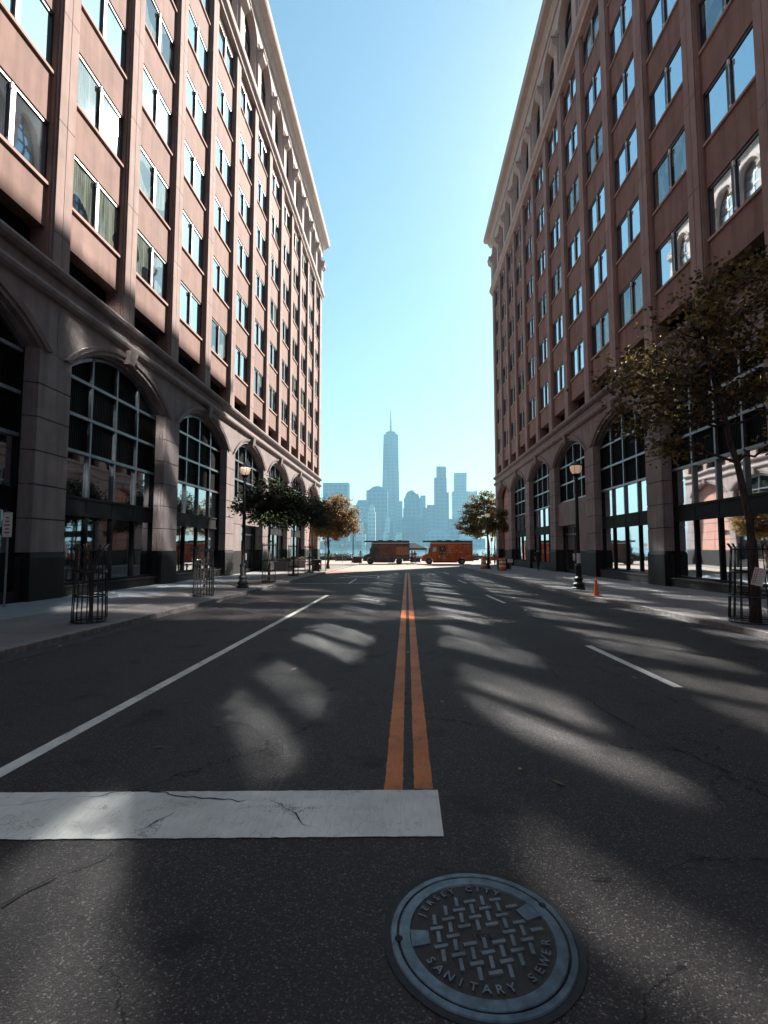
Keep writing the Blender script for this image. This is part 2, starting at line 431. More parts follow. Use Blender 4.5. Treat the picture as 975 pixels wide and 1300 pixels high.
for i, (pts, w0) in enumerate([
    ([(-2.75,3.1),(-2.2,3.3),(-1.75,3.42),(-1.35,3.35),(-.9,3.3)], .012), ([(-1.62,2.85),(-1.45,3.1),(-1.38,3.25)], .022), ([(-1.7,3.62),(-1.78,3.42)], .014),
    ([(-.9,3.35),(-.72,3.2),(-.6,3.05),(-.45,2.95)], .008), ([(-1.5,2.8),(-1.75,2.5),(-1.9,2.2),(-2.05,1.9),(-2.3,1.7)], .012),
    ([(.2,2.85),(.1,2.7),(.3,2.62)], .008), ([(.75,2.65),(1.15,2.62),(1.45,2.8),(2.0,2.85),(3.2,2.9)], .013),
    ([(1.9,6.3),(2.0,5.2),(2.1,4.5),(2.35,3.9),(2.6,3.3),(3.1,2.9),(3.3,2.4)], .014), ([(1.4,9.2),(1.6,8.1),(1.95,7.4),(1.9,6.3)], .014),
    ([(-3.2,5.1),(-1.4,5.6),(-.9,6.1)], .010), ([(-1.9,9.2),(-1.4,9.9),(-1.5,11)], .012), ([(2.1,4.6),(3.5,4.9),(4.6,5.3)], .010), ([(-5.2,6.2),(-3.7,5.2),(-3.2,5.1)], .01)]):
    c = crack(pts, w0, i+3); n0 = len(cb.v); cb.v += c.v; cb.f += [tuple(k+n0 for k in q) for q in c.f]; cb.m += c.m
co = struct(obj('road_cracks', cb, M['crack']))

# ------------------------------------------------------------------ water, far ground
m = N('river_water'); p = m.world()
m.bump(m.noise(m.mapping(p, (.5,1,1)), .35, 5, .6), .9, .6)
M['water'] = m.base((.05,.16,.2), .12, spec=.6)
mb = MB(); mb.poly([(-3900,96,-2.6),(3900,96,-2.6),(3900,4300,-2.6),(-3900,4300,-2.6)])
struct(obj('river', mb, M['water']))
mb = MB(); mb.box(-3000,3000,1480,4200,-3.5,-.8); struct(obj('far_shore', mb, M['land']))
# ------------------------------------------------------------------ the two office buildings
WX = 11.15; P0 = 15.2; BAY = 8.0; K0, K1 = -2, 6
Y0, Y1 = P0+BAY*K0-.75, P0+BAY*K1+.75
FL = 3.75; ROW0 = 15.1                                 # top of the lowest window row
DJ = [1.45,2.48,3.51,4.54,5.57,6.6,7.7]
SPR, CROWN = 7.7, 8.95
HW0 = BAY/2-.72
def arc_pts(hw, spr, rise, n=14, c=0):
    Rr = (hw*hw+rise*rise)/(2*rise); zc = spr+rise-Rr
    a = math.asin(min(1, hw/Rr))
    return [(c+Rr*math.sin(-a+2*a*i/n), zc+Rr*math.cos(-a+2*a*i/n)) for i in range(n+1)]

def build_office(s, label):
    XF = lambda v, u, z: (s*(WX-v), u, z)
    root = thing('office_building', label, 'building', (s*WX, P0, gz(P0)), group='brick and stone office blocks facing each other')
    A = lambda name, mb, mats, **k: obj(name, mb, mats, root, **k)
    nm = lambda: MB(XF)
    # --- upper wall: spandrels, jamb strips, back mass
    mb = nm()
    zs = []
    mb.box(-.75,-.20, Y0+.3,Y1-.3, 11.65, ROW0-2.0)
    for r in range(6):
        z0 = ROW0+r*FL; z1 = z0+FL-2.0 if r < 5 else 34.5
        mb.box(-.75,-.20, Y0+.3,Y1-.3, z0, z1)
    pc = P0+BAY*K0
    cols = []
    while pc < Y1: cols.append(pc); pc += BAY/2
    for c in cols: mb.box(-.74,-.10, max(Y0+.02,c-.53), min(Y1-.02,c+.53), 10.5, 34.5)
    A('wall', mb, M['brick'])
    mb = nm(); mb.box(-24,-.76, Y0+.02,Y1-.02, -.9, 41.5); A('core', mb, M['brick'])
    # --- pilasters with centre groove and floor joints
    zj = [10.55]+[11.65+i*FL+1.5*0 for i in range(0,7)]
    zj = [z for z in zj if z < 34.2]+[34.35]
    def pil(c, lo, hi):
        mb = nm()
        mb.box(-.11,-.035, lo, hi, 10.5, 34.4, 1)
        for a, b in zip(zj, zj[1:]):
            mb.box(-.105, 0, lo, c-.012, a+.012, b-.012, 0); mb.box(-.105, 0, c+.012, hi, a+.012, b-.012, 0)
            mb.box(-.105,-.045, lo-.06, lo, a+.006, b-.006, 0); mb.box(-.105,-.045, hi, hi+.06, a+.006, b-.006, 0)
        A('pilaster', mb, [M['pil'], M['joint']])
    for i, c in enumerate(cols):
        if i == 0: pil(c, Y0+.03, c+.38)
        elif i == len(cols)-1: pil(c, c-.38, Y1-.03)
        else: pil(c, c-.38, c+.38)
    # --- one window with its panes, copied
    hw = BAY/4-.53
    wm = MB(lambda v,u,z: (s*(-v), u, z))
    zt, zb = 0, -2.0
    for a, b in ((-hw,-hw+.09),(hw-.09,hw)): wm.box(-.35,-.235, a,b, zb,zt)
    wm.box(-.35,-.235, -hw+.09,hw-.09, zt-.12,zt); wm.box(-.35,-.235, -hw+.09,hw-.09, zb,zb+.09)
    wm.box(-.33,-.19, -.075,.075, zb+.09,zt-.12)
    # hardware; the thin upright strip paints the mullion's lit edge
    wm.box(-.22,-.15, -.13,-.06, zt-.30,zt-.12, 1); wm.box(-.21,-.185, -.10,-.076, zb+.1,zt-.3, 1); wm.box(-.22,-.15,-.13,-.06, zb+.09,zb+.2, 1)
    pm = MB(lambda v,u,z: (s*(-v), u, z))
    for a, b in ((-hw+.09,-.075),(.075,hw-.09)): pm.box(-.295,-.275, a,b, zb+.09,zt-.12)
    sm = MB(lambda v,u,z: (s*(-v), u, z)); sm.box(-.40,-.125, -hw-.0,hw+.0, zb-.09,zb+.012)
    w0 = obj('window', wm, [M['frame'], M['hard_lit_edge']], root, world=False)
    p0 = obj('pane', pm, M['glass'], w0, world=False); s0 = obj('sill', sm, M['sill'], w0, world=False)
    first = True
    rx, ry, rz = root.location
    far = []
    for j in range(len(cols)-1):
        c = (cols[j]+cols[j+1])/2
        for r in range(6):
            zt_ = ROW0+r*FL
            if first: o = w0; first = False
            else: o = dup(w0, root)
            o.location = (s*WX-rx, c-ry, zt_-rz)
    # vents under the lowest spandrel
    for j in range(len(cols)-1):
        mb = nm(); mb.box(-.74,-.66, cols[j]+.54, cols[j+1]-.54, 10.5, 11.64); A('louvre', mb, M['louvre'])
    # --- belt course, cornice, mouldings as extruded profiles
    def prof(name, P, y0, y1, mat, gap=4.0):
        mb = nm(); y = y0
        while y < y1-.01:
            y2 = min(y+gap, y1)
            mb.extr([(v,y+.005,z) for v,z in P], [(v,y2-.005,z) for v,z in P]); y = y2
        return A(name, mb, mat)
    def rnd_prof(v, z0, z1, b, n=6):     # half-round roll of projection v on backing b
        zc = (z0+z1)/2; r = (z1-z0)/2
        return [(b, z0)]+[(b+(v-b)*math.cos(-PI/2+PI*i/n), zc+r*math.sin(-PI/2+PI*i/n)) for i in range(n+1)]+[(b, z1)]
    prof('moulding', rnd_prof(.22, 9.38, 9.78, -.02), Y0-.02, Y1+.02, M['base'])
    prof('moulding', rnd_prof(.27, 10.14, 10.55, -.02)[:-1]+[(-.2,10.6)], Y0-.02, Y1+.02, M['base'])
    prof('belt_course', [(-.7,34.35),(.10,34.35),(.12,34.6),(.30,34.75),(.34,34.95),(.34,35.1),(.1,35.22),(-.7,35.24)], Y0-.25, Y1+.25, M['topst'])
    prof('cornice', [(-.8,41.2),(.12,41.2),(.16,41.42),(.32,41.62),(.36,41.78),(.80,41.84),(.88,42.02),(.92,42.34),(.8,42.42),(-.8,42.42)], Y0-.85, Y1+.85, M['topst'], 5.5)
    mb = nm(); mb.box(-24.5,-.81,Y0-.5,Y1+.5,41.6,42.3); A('roof', mb, M['topst'])
    # --- attic storey with arched windows
    mb = nm(); hwA = 1.38; sprA = 38.9; riseA = 1.3
    for j in range(len(cols)-1):
        a, b = cols[j], cols[j+1]; c = (a+b)/2
        pts = arc_pts(hwA, sprA, riseA, 12, c)
        lo = a if j else Y0+.02; hi = b if j < len(cols)-2 else Y1-.02
        for f0, f1, dv in ((0, -.34, 0),):
            mb.poly([(0,lo,35.2),(0,c-hwA,35.2),(0,c-hwA,sprA),(0,lo,sprA)]); mb.poly([(0,c+hwA,35.2),(0,hi,35.2),(0,hi,sprA),(0,c+hwA,sprA)])
            mb.poly([(0,lo,sprA),(0,c-hwA,sprA),(0,c-hwA,41.25),(0,lo,41.25)]); mb.poly([(0,c+hwA,sprA),(0,hi,sprA),(0,hi,41.25),(0,c+hwA,41.25)])
            for (u0,z0),(u1,z1) in zip(pts, pts[1:]):
                mb.poly([(0,u0,z0),(0,u1,z1),(0,u1,41.25),(0,u0,41.25)])
                mb.poly([(0,u0,z0),(-.5,u0,z0),(-.5,u1,z1),(0,u1,z1)])
            for u in (c-hwA, c+hwA): mb.poly([(0,u,35.2),(-.5,u,35.2),(-.5,u,sprA),(0,u,sprA)])
    for u in (Y0+.02, Y1-.02): mb.poly([(0,u,35.2),(-.8,u,35.2),(-.8,u,41.25),(0,u,41.25)])
    A('attic_wall', mb, M['topst'])
    for j in range(len(cols)-1):
        c = (cols[j]+cols[j+1])/2
        mb = nm()
        pts = arc_pts(hwA, sprA, riseA, 12, c); pin = arc_pts(hwA-.1, sprA, riseA-.1, 12, c)
        for a, b, a2, b2 in zip(pts, pts[1:], pin, pin[1:]):
            mb.extr([(-.52,*a),(-.52,*b),(-.52,*b2),(-.52,*a2)], [(-.42,*a),(-.42,*b),(-.42,*b2),(-.42,*a2)])
        for u in (c-hwA, c-.05, c+hwA-.1): mb.box(-.52,-.41, u, u+.1, 35.25, sprA if abs(u-c) > .2 else sprA+riseA-.02)
        for zz in (36.3, 37.6, 38.9): mb.box(-.515,-.43, c-hwA+.1, c+hwA-.1, zz-.05, zz+.05)
        wd = A('arched_window', mb, M['frame'])
        mb = nm(); n = len(pts)
        mb.extr([(-.50,*q) for q in pts]+[(-.50,c+hwA,35.25),(-.50,c-hwA,35.25)], [(-.54,*q) for q in pts]+[(-.54,c+hwA,35.25),(-.54,c-hwA,35.25)])
        obj('pane', mb, M['pole_glass'], wd)
        # hood over the arch
        mb = nm(); o1 = arc_pts(hwA+.16, sprA, riseA+.14, 12, c); o2 = arc_pts(hwA+.02, sprA, riseA+.01, 12, c)
        for a, b, a2, b2 in zip(o1, o1[1:], o2, o2[1:]):
            mb.extr([(-.02,*a),(-.02,*b),(-.02,*b2),(-.02,*a2)], [(.12,*a),(.12,*b),(.12,*b2),(.12,*a2)])
        A('hood_moulding', mb, M['topst'])
    for i, c in enumerate(cols):
        mb = nm(); lo, hi = c-.42, c+.42
        if i == 0: lo = Y0+.05
        if i == len(cols)-1: hi = Y1-.05
        mb.box(-.02,.14, lo+.04, hi-.04, 35.25, 38.1)
        zz = [(.10,37.95),(.50,38.35),(.52,38.75),(.30,38.75),(.10,38.75)]
        mb.extr([(v,lo,z) for v,z in [(-.01,37.95)]+zz[:3]+[(-.01,38.75)]], [(v,hi,z) for v,z in [(-.01,37.95)]+zz[:3]+[(-.01,38.75)]])
        mb.box(-.01,.58, lo-.05, hi+.05, 38.76, 38.9)
        mb.extr([(-.01,c-.14,38.9),(.30,c-.14,38.9),(.12,c-.14,39.6),(-.01,c-.14,39.7)], [(-.01,c+.14,38.9),(.30,c+.14,38.9),(.12,c+.14,39.6),(-.01,c+.14,39.7)])
        A('bracket', mb, M['topst'])
    # --- ground-floor arcade
    mb = nm()
    for k in range(K0, K1+1):
        c = P0+BAY*k; lo = c-.72 if k > K0 else Y0; hi = c+.72 if k < K1 else Y1
        zz = [1.45]+DJ[1:]
        mb.box(-.5,-.03, lo+.015, hi-.015, 1.4, SPR, 1)
        for a, b in zip(zz, zz[1:]):
            mb.box(-.2, 0, lo, hi, a+.018, b-.018, 0)
            l2, h2 = (lo-.13 if k > K0 else lo), (hi+.13 if k < K1 else hi)
            mb.box(-.52,-.2, l2, h2, a+.014, b-.014, 0)
            mb.box(-.215,-.10, l2+.06, h2-.06, a+.016, b-.016, 0)
        pl = nm(); pl.box(-.6, .035, lo-.04, hi+.04, -1.0, 1.30, 0)
        pl.extr([(-.6,lo-.04,1.30),(.035,lo-.04,1.30),(.035,hi+.04,1.30),(-.6,hi+.04,1.30)], [(-.6,lo-.0,1.45),(0,lo,1.45),(0,hi,1.45),(-.6,hi,1.45)])
        l2, h2 = lo-.16, hi+.16
        pl.box(-.58,-.17, l2, h2, -1.0, 1.36, 0)
        A('plinth', pl, M['plinth'])
    for k in range(K0, K1):
        a, b = P0+BAY*k, P0+BAY*(k+1); c = (a+b)/2
        lo = a+.012 if k > K0 else Y0; hi = b-.012 if k < K1-1 else Y1
        for hwv, v0, v1, rr in ((HW0, 0, -.2, 1.25), (HW0-.13, -.2, -.52, 1.17)):
            pts = arc_pts(hwv, SPR, rr, 18, c)
            for (u0,z0),(u1,z1) in zip(pts, pts[1:]):
                mb.poly([(v0,u0,z0),(v0,u1,z1),(v0,u1,9.45),(v0,u0,9.45)])
                mb.poly([(v0,u0,z0),(v1,u0,z0),(v1,u1,z1),(v0,u1,z1)])
            mb.poly([(v0,lo,SPR),(v0,c-hwv,SPR),(v0,c-hwv,9.45),(v0,lo,9.45)]); mb.poly([(v0,c+hwv,SPR),(v0,hi,SPR),(v0,hi,9.45),(v0,c+hwv,9.45)])
        mb.box(-.3,0, lo, hi, 9.45, 10.4)
        # hood
        hb = nm(); o1 = arc_pts(HW0+.42, SPR-.02, 1.25+.34, 18, c); o2 = arc_pts(HW0+.20, SPR-.02, 1.25+.17, 18, c)
        for p1_, p2_, q1, q2 in zip(o1, o1[1:], o2, o2[1:]):
            hb.extr([(-.01,*p1_),(-.01,*p2_),(-.01,*q2),(-.01,*q1)], [(.11,*p1_),(.11,*p2_),(.07,*q2),(.07,*q1)])
        A('hood_moulding', hb, M['base'])
        kb = nm(); kb.extr([(-.05,c-.17,8.88),(.20,c-.17,8.88),(.20,c+.17,8.88),(-.05,c+.17,8.88)], [(-.05,c-.26,9.40),(.30,c-.26,9.40),(.30,c+.26,9.40),(-.05,c+.26,9.40)])
        A('keystone', kb, M['base'])
    for a in range(K0+1, K1): mb.box(-.3,-.04, P0+BAY*a-.05, P0+BAY*a+.05, SPR, 10.4, 1)
    for u in (Y0, Y1): mb.box(-.78,-.01, u-.0 if u == Y0 else u-.02, u+.02 if u == Y0 else u, SPR, 10.5, 0)
    A('arcade', mb, [M['base'], M['joint']])
    # --- storefronts
    LV = (.33, 2.76, 3.35, 4.95, 6.22, 7.5)
    for k in range(K0, K1):
        c = P0+BAY*(k+.5); hw_ = HW0-.15; g0 = gz(c)
        kind = {3-1: 'door', 5: 'niche'}.get(k, 'shop')
        if k == 2: kind = 'door'
        if kind == 'niche':
            mb = nm(); pts = arc_pts(hw_, SPR, 1.1, 14, c)
            D = -.74
            mb.poly([(D,*q) for q in pts]+[(D,c+hw_,1.36),(D,c-hw_,1.36)])
            n_ = A('niche', mb, M['pinkin'])
            mb = nm(); mb.box(D,-.60, c-hw_, c+hw_, -1, 1.36); obj('plinth', mb, M['plinth'], n_)
            for zz in DJ[1:]:
                pass
            mb = nm()
            for zz in DJ[1:]: mb.box(D-.01, D+.012, c-hw_+.01, c+hw_-.01, zz-.018, zz+.018)
            mb.box(D-.01,D+.012, c-.015,c+.015,1.37,8.6)
            obj('joint', mb, M['joint'], n_)
            mb = nm(); cx_, cy_ = D+.28, c-2.0
            mb.box(D,D+.06,cy_-.12,cy_+.12,3.0,3.5); mb.box(D+.05,cx_,cy_-.02,cy_+.02,3.42,3.46)
            L = MB(XF); L.lathe([(.02,.62),(.16,.52),(.13,.5),(.10,.05),(.13,.02),(.03,-.05)], (D+.28,cy_,2.95), 8)
            mb.v += L.v; n0 = len(mb.v)-len(L.v); mb.f += [tuple(q+n0 for q in f) for f in L.f]; mb.m += L.m
            A('wall_lantern', mb, M['black'])
            continue
        top = arc_pts(hw_, SPR, 1.12, 16, c)
        zat = lambda u: (lambda Rr: SPR+1.12-Rr+math.sqrt(max(0, Rr*Rr-(u-c)**2)))((hw_*hw_+1.12**2)/(2*1.12))
        us = [c-hw_+2*hw_*q/4 for q in (1,2,3)]
        mb = nm(); base = 4.95 if kind == 'door' else .33
        for u in us:
            mb.box(-.50,-.36, u-.05, u+.05, 4.95, zat(u)-.02, 0)
            if base < 1: mb.box(-.50,-.36, u-.05, u+.05, 3.35, 4.95, 0); mb.box(-.50,-.37, u-.055, u+.055, .33, 3.35, 1)
        for e in (c-hw_, c+hw_-.09): mb.box(-.50,-.37, e, e+.09, base, SPR, 1)
        for a, b in zip(top, top[1:]):
            lo2 = lambda q: (q[0]+(c-q[0])*.03, q[1]-.10)
            mb.extr([(-.50,*a),(-.50,*b),(-.50,*lo2(b)),(-.50,*lo2(a))], [(-.36,*a),(-.36,*b),(-.36,*lo2(b)),(-.36,*lo2(a))], 0)
        for zz in (4.95, 6.22, 7.5):
            mb.box(-.495,-.345, c-hw_+.09, c+hw_-.09, zz-.055, zz+.055, 0)
        if base < 1:
            mb.box(-.495,-.385, c-hw_+.09, c+hw_-.09, 2.80, 3.31, 1)
            for zz in (2.76, 3.35): mb.box(-.492,-.35, c-hw_+.09, c+hw_-.09, zz-.045, zz+.045, 1)
            mb.box(-.492,-.35, c-hw_+.09, c+hw_-.09, .33, .43, 1)
        wd = A('storefront_window', mb, [M['bar'], M['darkbar']])
        lv = nm(); lv.poly([(-.47,*q) for q in top]+[(-.47,c+hw_,5.0),(-.47,c-hw_,5.0)]); obj('louvre', lv, M['louvre'], wd)
        if base < 1:
            gl = nm(); ue = [c-hw_]+us+[c+hw_]
            for a, b in zip(ue, ue[1:]):
                for z0, z1 in ((.42,2.77),(3.36,4.92)): gl.poly([(-.46,a+.05,z0),(-.46,b-.05,z0),(-.46,b-.05,z1),(-.46,a+.05,z1)])
            obj('glass', gl, M['shop'], wd, fix=False)
            sb = nm(); sb.box(-.6,-.14, c-hw_-.05, c+hw_+.05, -1, .27); sb.box(-.6,-.10, c-hw_-.05, c+hw_+.05, .27, .33)
            A('sill_wall', sb, M['plinth'])
        else:
            eb = nm()          # wall panel with recessed doorway
            eb.box(-.7,-.22, c-hw_-.02, c+hw_+.02, 3.2, 4.88); eb.box(-.7,-.24, c-hw_-.02, c-hw_+2.1, 1.40, 3.2)
            A('entrance_wall', eb, M['base'])
            eb = nm(); eb.box(-.7,-.20, c-hw_-.02, c-hw_+2.1, -1, 1.40); A('plinth', eb, M['plinth'])
            db = nm(); d0, d1 = c-hw_+2.1, c+hw_; z0 = g0+KH
            for u in (d0, (d0+d1)/2-.06, d1-.12): db.box(-.74,-.62, u, u+.12, z0, 3.2)
            db.box(-.74,-.62, d0, d1, 2.5, 2.64); db.box(-.74,-.62, d0, d1, z0, z0+.18); db.box(-.74,-.62,d0,d1,3.08,3.2)
            dr = A('door', db, M['frame'])
            gg = nm(); gg.poly([(-.70,d0,z0),(-.70,d1,z0),(-.70,d1,3.2),(-.70,d0,3.2)]); obj('glass', gg, M['shop'], dr, fix=False)
            hh = nm(); 
            for u in ((d0+d1)/2-.14,(d0+d1)/2+.12): hh.box(-.62,-.56,u,u+.03,z0+.85,z0+1.35)
            obj('handle', hh, M['hard_lit_edge'], dr)
    return root
build_office(-1, 'sunlit reddish stone office block with ground floor arches on the left side of the street')
build_office(1, 'shaded brown stone office block with ground floor arches on the right side of the street')
# ------------------------------------------------------------------ skyline across the river
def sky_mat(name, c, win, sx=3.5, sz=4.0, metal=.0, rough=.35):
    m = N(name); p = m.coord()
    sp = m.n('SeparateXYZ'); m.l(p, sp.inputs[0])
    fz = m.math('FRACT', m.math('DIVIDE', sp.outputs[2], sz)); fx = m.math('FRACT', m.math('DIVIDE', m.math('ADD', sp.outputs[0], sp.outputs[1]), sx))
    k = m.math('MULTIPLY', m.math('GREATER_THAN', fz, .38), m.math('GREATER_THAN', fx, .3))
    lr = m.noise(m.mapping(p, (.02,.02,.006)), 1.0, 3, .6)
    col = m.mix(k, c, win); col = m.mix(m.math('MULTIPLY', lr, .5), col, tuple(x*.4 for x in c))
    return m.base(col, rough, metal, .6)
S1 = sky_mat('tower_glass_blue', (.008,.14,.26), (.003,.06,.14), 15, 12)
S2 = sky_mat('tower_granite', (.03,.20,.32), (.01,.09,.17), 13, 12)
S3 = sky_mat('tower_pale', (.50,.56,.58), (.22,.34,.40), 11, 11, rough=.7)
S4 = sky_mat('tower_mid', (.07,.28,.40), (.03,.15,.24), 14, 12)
def PX(x, Y): return (x-517)/640.0*Y
def PZ(y, Y): return 1.6+(695.5-y)/640.0*Y
def tower(label, Y, tiers, mat, extra=None, dep=45, group='towers of the skyline across the river', skew=0):
    """tiers: list of (x0,x1,ytop[,x0top,x1top]) from the ground up, in the photograph's measure, turned into metres at distance Y"""
    x0, x1 = PX(tiers[0][0],Y), PX(tiers[0][1],Y); cx = (x0+x1)/2
    root_loc = (cx, Y+dep/2, -.8)
    mb = MB(); zb = -.8
    for t in tiers:
        a, b = PX(t[0],Y), PX(t[1],Y); zt = PZ(t[2],Y)
        a2, b2 = (PX(t[3],Y), PX(t[4],Y)) if len(t) > 3 else (a, b)
        d = dep/2*min(1, (b-a)/(x1-x0)); d2 = d*(b2-a2)/(b-a); yc = Y+dep/2
        s_ = 0
        mb.extr([(a,yc-d,zb),(b,yc-d+skew,zb),(b,yc+d,zb),(a,yc+d,zb)], [(a2,yc-d2,zt),(b2,yc-d2+skew,zt),(b2,yc+d2,zt),(a2,yc+d2,zt)]); zb = zt
    if extra: extra(mb, Y)
    mb.v = [(p[0]-root_loc[0], p[1]-root_loc[1], p[2]-root_loc[2]) for p in mb.v]
    o = obj('skyscraper', mb, mat, loc=root_loc)
    return tag(o, label, 'skyscraper', group)
D = 1750
# the tallest: square base, chamfered tapering faces, mast
Yw = 1800; cx = PX(496.3, Yw); hwb = (508.3-485.0)/2/640*Yw; zt = PZ(550,Yw)
hwt = hwb*.80
wt = thing('skyscraper', 'tallest glass tower of the skyline with tapering facets and a tall mast', 'skyscraper', (cx, Yw, -.8))
mb = MB(); zb = -.8; zm = 50
def ring8(r_sq, r_d, z):   # square corners and mid-edge points
    out = []
    for i in range(4):
        a = PI/4+i*PI/2; out.append((cx+r_sq*math.cos(a)*1.41421, Yw+r_sq*math.sin(a)*1.41421, z))
        a += PI/4; out.append((cx+r_d*math.cos(a), Yw+r_d*math.sin(a), z))
    return out
mb.extr(ring8(hwb,hwb,zb), ring8(hwb,hwb,zm))
Bq = ring8(hwb,hwb,zm); n0 = mb.pts([Bq[i] for i in (0,2,4,6)])
top = [(cx+hwt*1.0*math.cos(i*PI/2+PI/2), Yw+hwt*1.0*math.sin(i*PI/2+PI/2), zt) for i in range(4)]
t0 = mb.pts(top)
for i in range(4):
    j = (i+1) % 4
    mb.f.append((n0+i, n0+j, t0+i)); mb.m.append(0)
    mb.f.append((n0+j, t0+j, t0+i)); mb.m.append(0)
mb.f.append((t0,t0+1,t0+2,t0+3)); mb.m.append(0)
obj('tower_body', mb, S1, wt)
mb = MB(); mb.lathe([(0,zt),(hwt*.62,zt),(hwt*.70,zt+3),(hwt*.70,zt+8),(hwt*.5,zt+9),(0,zt+9)], (cx,Yw,0), 24); obj('crown_ring', mb, S1, wt)
mb = MB(); zz = PZ(515,Yw)
prof = [(4.0,zt+12),(3.2,zt+30)]; 
for i in range(6): z_ = zt+30+(zz-zt-34)*i/6; prof += [(2.6-.3*i, z_),(3.6-.35*i, z_+1),(3.6-.35*i, z_+4),(2.4-.3*i, z_+5)]
prof += [(.5, zz)]
mb.lathe(prof, (cx,Yw,0), 8); obj('mast', mb, S2, wt)
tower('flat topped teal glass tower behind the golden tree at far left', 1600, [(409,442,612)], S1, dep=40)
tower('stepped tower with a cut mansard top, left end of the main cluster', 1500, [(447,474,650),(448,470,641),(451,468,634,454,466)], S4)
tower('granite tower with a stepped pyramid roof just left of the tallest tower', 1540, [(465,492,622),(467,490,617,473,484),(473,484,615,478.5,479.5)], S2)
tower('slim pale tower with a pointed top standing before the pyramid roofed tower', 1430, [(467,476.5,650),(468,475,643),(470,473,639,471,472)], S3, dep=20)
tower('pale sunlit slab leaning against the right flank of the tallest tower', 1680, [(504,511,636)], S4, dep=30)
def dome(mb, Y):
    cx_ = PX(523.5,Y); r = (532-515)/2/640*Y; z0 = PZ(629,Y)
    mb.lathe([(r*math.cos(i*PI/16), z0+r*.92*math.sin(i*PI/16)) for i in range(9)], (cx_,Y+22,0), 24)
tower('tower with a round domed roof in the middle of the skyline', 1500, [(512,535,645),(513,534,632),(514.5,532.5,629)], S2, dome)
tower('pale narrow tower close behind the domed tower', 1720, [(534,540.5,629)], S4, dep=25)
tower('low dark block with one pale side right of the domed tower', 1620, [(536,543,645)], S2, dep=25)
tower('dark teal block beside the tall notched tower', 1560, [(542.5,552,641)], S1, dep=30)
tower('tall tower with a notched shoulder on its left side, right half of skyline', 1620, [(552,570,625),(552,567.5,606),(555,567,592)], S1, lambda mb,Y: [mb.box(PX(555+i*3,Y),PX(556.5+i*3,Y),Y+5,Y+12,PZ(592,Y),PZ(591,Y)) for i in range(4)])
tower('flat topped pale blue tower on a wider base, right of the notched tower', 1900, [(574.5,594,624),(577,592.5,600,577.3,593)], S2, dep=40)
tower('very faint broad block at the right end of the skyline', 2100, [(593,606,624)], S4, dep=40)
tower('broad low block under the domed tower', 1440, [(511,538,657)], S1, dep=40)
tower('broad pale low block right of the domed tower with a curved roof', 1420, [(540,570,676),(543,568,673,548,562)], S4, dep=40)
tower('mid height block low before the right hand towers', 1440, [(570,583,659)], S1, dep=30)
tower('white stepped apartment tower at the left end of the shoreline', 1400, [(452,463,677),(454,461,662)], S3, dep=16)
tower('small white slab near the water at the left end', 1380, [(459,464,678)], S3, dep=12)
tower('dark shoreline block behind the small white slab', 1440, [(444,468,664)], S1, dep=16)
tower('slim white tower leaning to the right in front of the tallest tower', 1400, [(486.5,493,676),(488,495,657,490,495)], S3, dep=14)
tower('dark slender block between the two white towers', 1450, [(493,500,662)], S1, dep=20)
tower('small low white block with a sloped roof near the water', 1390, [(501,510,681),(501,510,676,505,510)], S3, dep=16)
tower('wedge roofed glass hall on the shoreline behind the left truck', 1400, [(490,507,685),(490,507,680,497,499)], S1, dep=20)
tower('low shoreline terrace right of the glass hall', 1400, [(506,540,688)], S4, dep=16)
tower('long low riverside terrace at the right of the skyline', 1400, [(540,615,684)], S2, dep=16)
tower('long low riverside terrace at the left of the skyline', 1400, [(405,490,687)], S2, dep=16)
# ferry
Y = 620; fx, fy = PX(536,Y), Y
f_ = thing('ferry', 'small white ferry on the river between the two trucks', 'ferry', (fx,fy,-2.6))
WHT = simple('white_boat_paint', (.75,.75,.73), .5)
mb = MB(); mb.extr([(fx-11,fy-3,-2.7),(fx+11,fy-3,-2.7),(fx+11,fy+3,-2.7),(fx-11,fy+3,-2.7)], [(fx-13.5,fy-3.6,-.6),(fx+11.5,fy-3.6,-.6),(fx+11.5,fy+3.6,-.6),(fx-13.5,fy+3.6,-.6)]); obj('hull', mb, WHT, f_)
mb = MB(); mb.box(fx-8,fx+10,fy-3,fy+3,-.6,1.6); mb.box(fx-5,fx+7,fy-2.4,fy+2.4,1.6,3.2); mb.box(fx-4,fx-1,fy-1.5,fy+1.5,3.2,4.6); obj('cabin', mb, WHT, f_)
mb = MB(); mb.box(fx-7.6,fx+9.6,fy-3.03,fy-3.0,.3,1.1); obj('window_band', mb, M['frame'], f_)
# ------------------------------------------------------------------ trees
def leaf_mat(name, stops, trans=.35):
    m = N(name); g = m.n('NewGeometry')
    c = m.ramp(g.outputs['Random Per Island'], stops)
    m.base(c, .55, spec=.3)
    tr = m.n('BsdfTranslucent'); m.l(c, tr.inputs['Color'])
    mx = m.n('MixShader'); mx.inputs[0].default_value = trans
    m.l(m.b.outputs[0], mx.inputs[1]); m.l(tr.outputs[0], mx.inputs[2]); m.l(mx.outputs[0], m.out.inputs['Surface'])
    return m.mat
M['leaf_brown'] = leaf_mat('leaves_bronze', [(0,(.06,.046,.024)),(.35,(.13,.085,.04)),(.7,(.20,.135,.05)),(.9,(.32,.21,.06)),(1,(.42,.28,.09))])
M['leaf_shaded'] = leaf_mat('leaves_green_shaded', [(0,(.018,.026,.012)),(.5,(.035,.045,.018)),(.85,(.06,.062,.022)),(1,(.10,.085,.03))], .2)  # dark tone puts the shade over the left row into the leaf colour
M['leaf_gold'] = leaf_mat('leaves_golden', [(0,(.08,.055,.02)),(.35,(.20,.13,.045)),(.75,(.36,.23,.09)),(1,(.50,.34,.15))], .45)
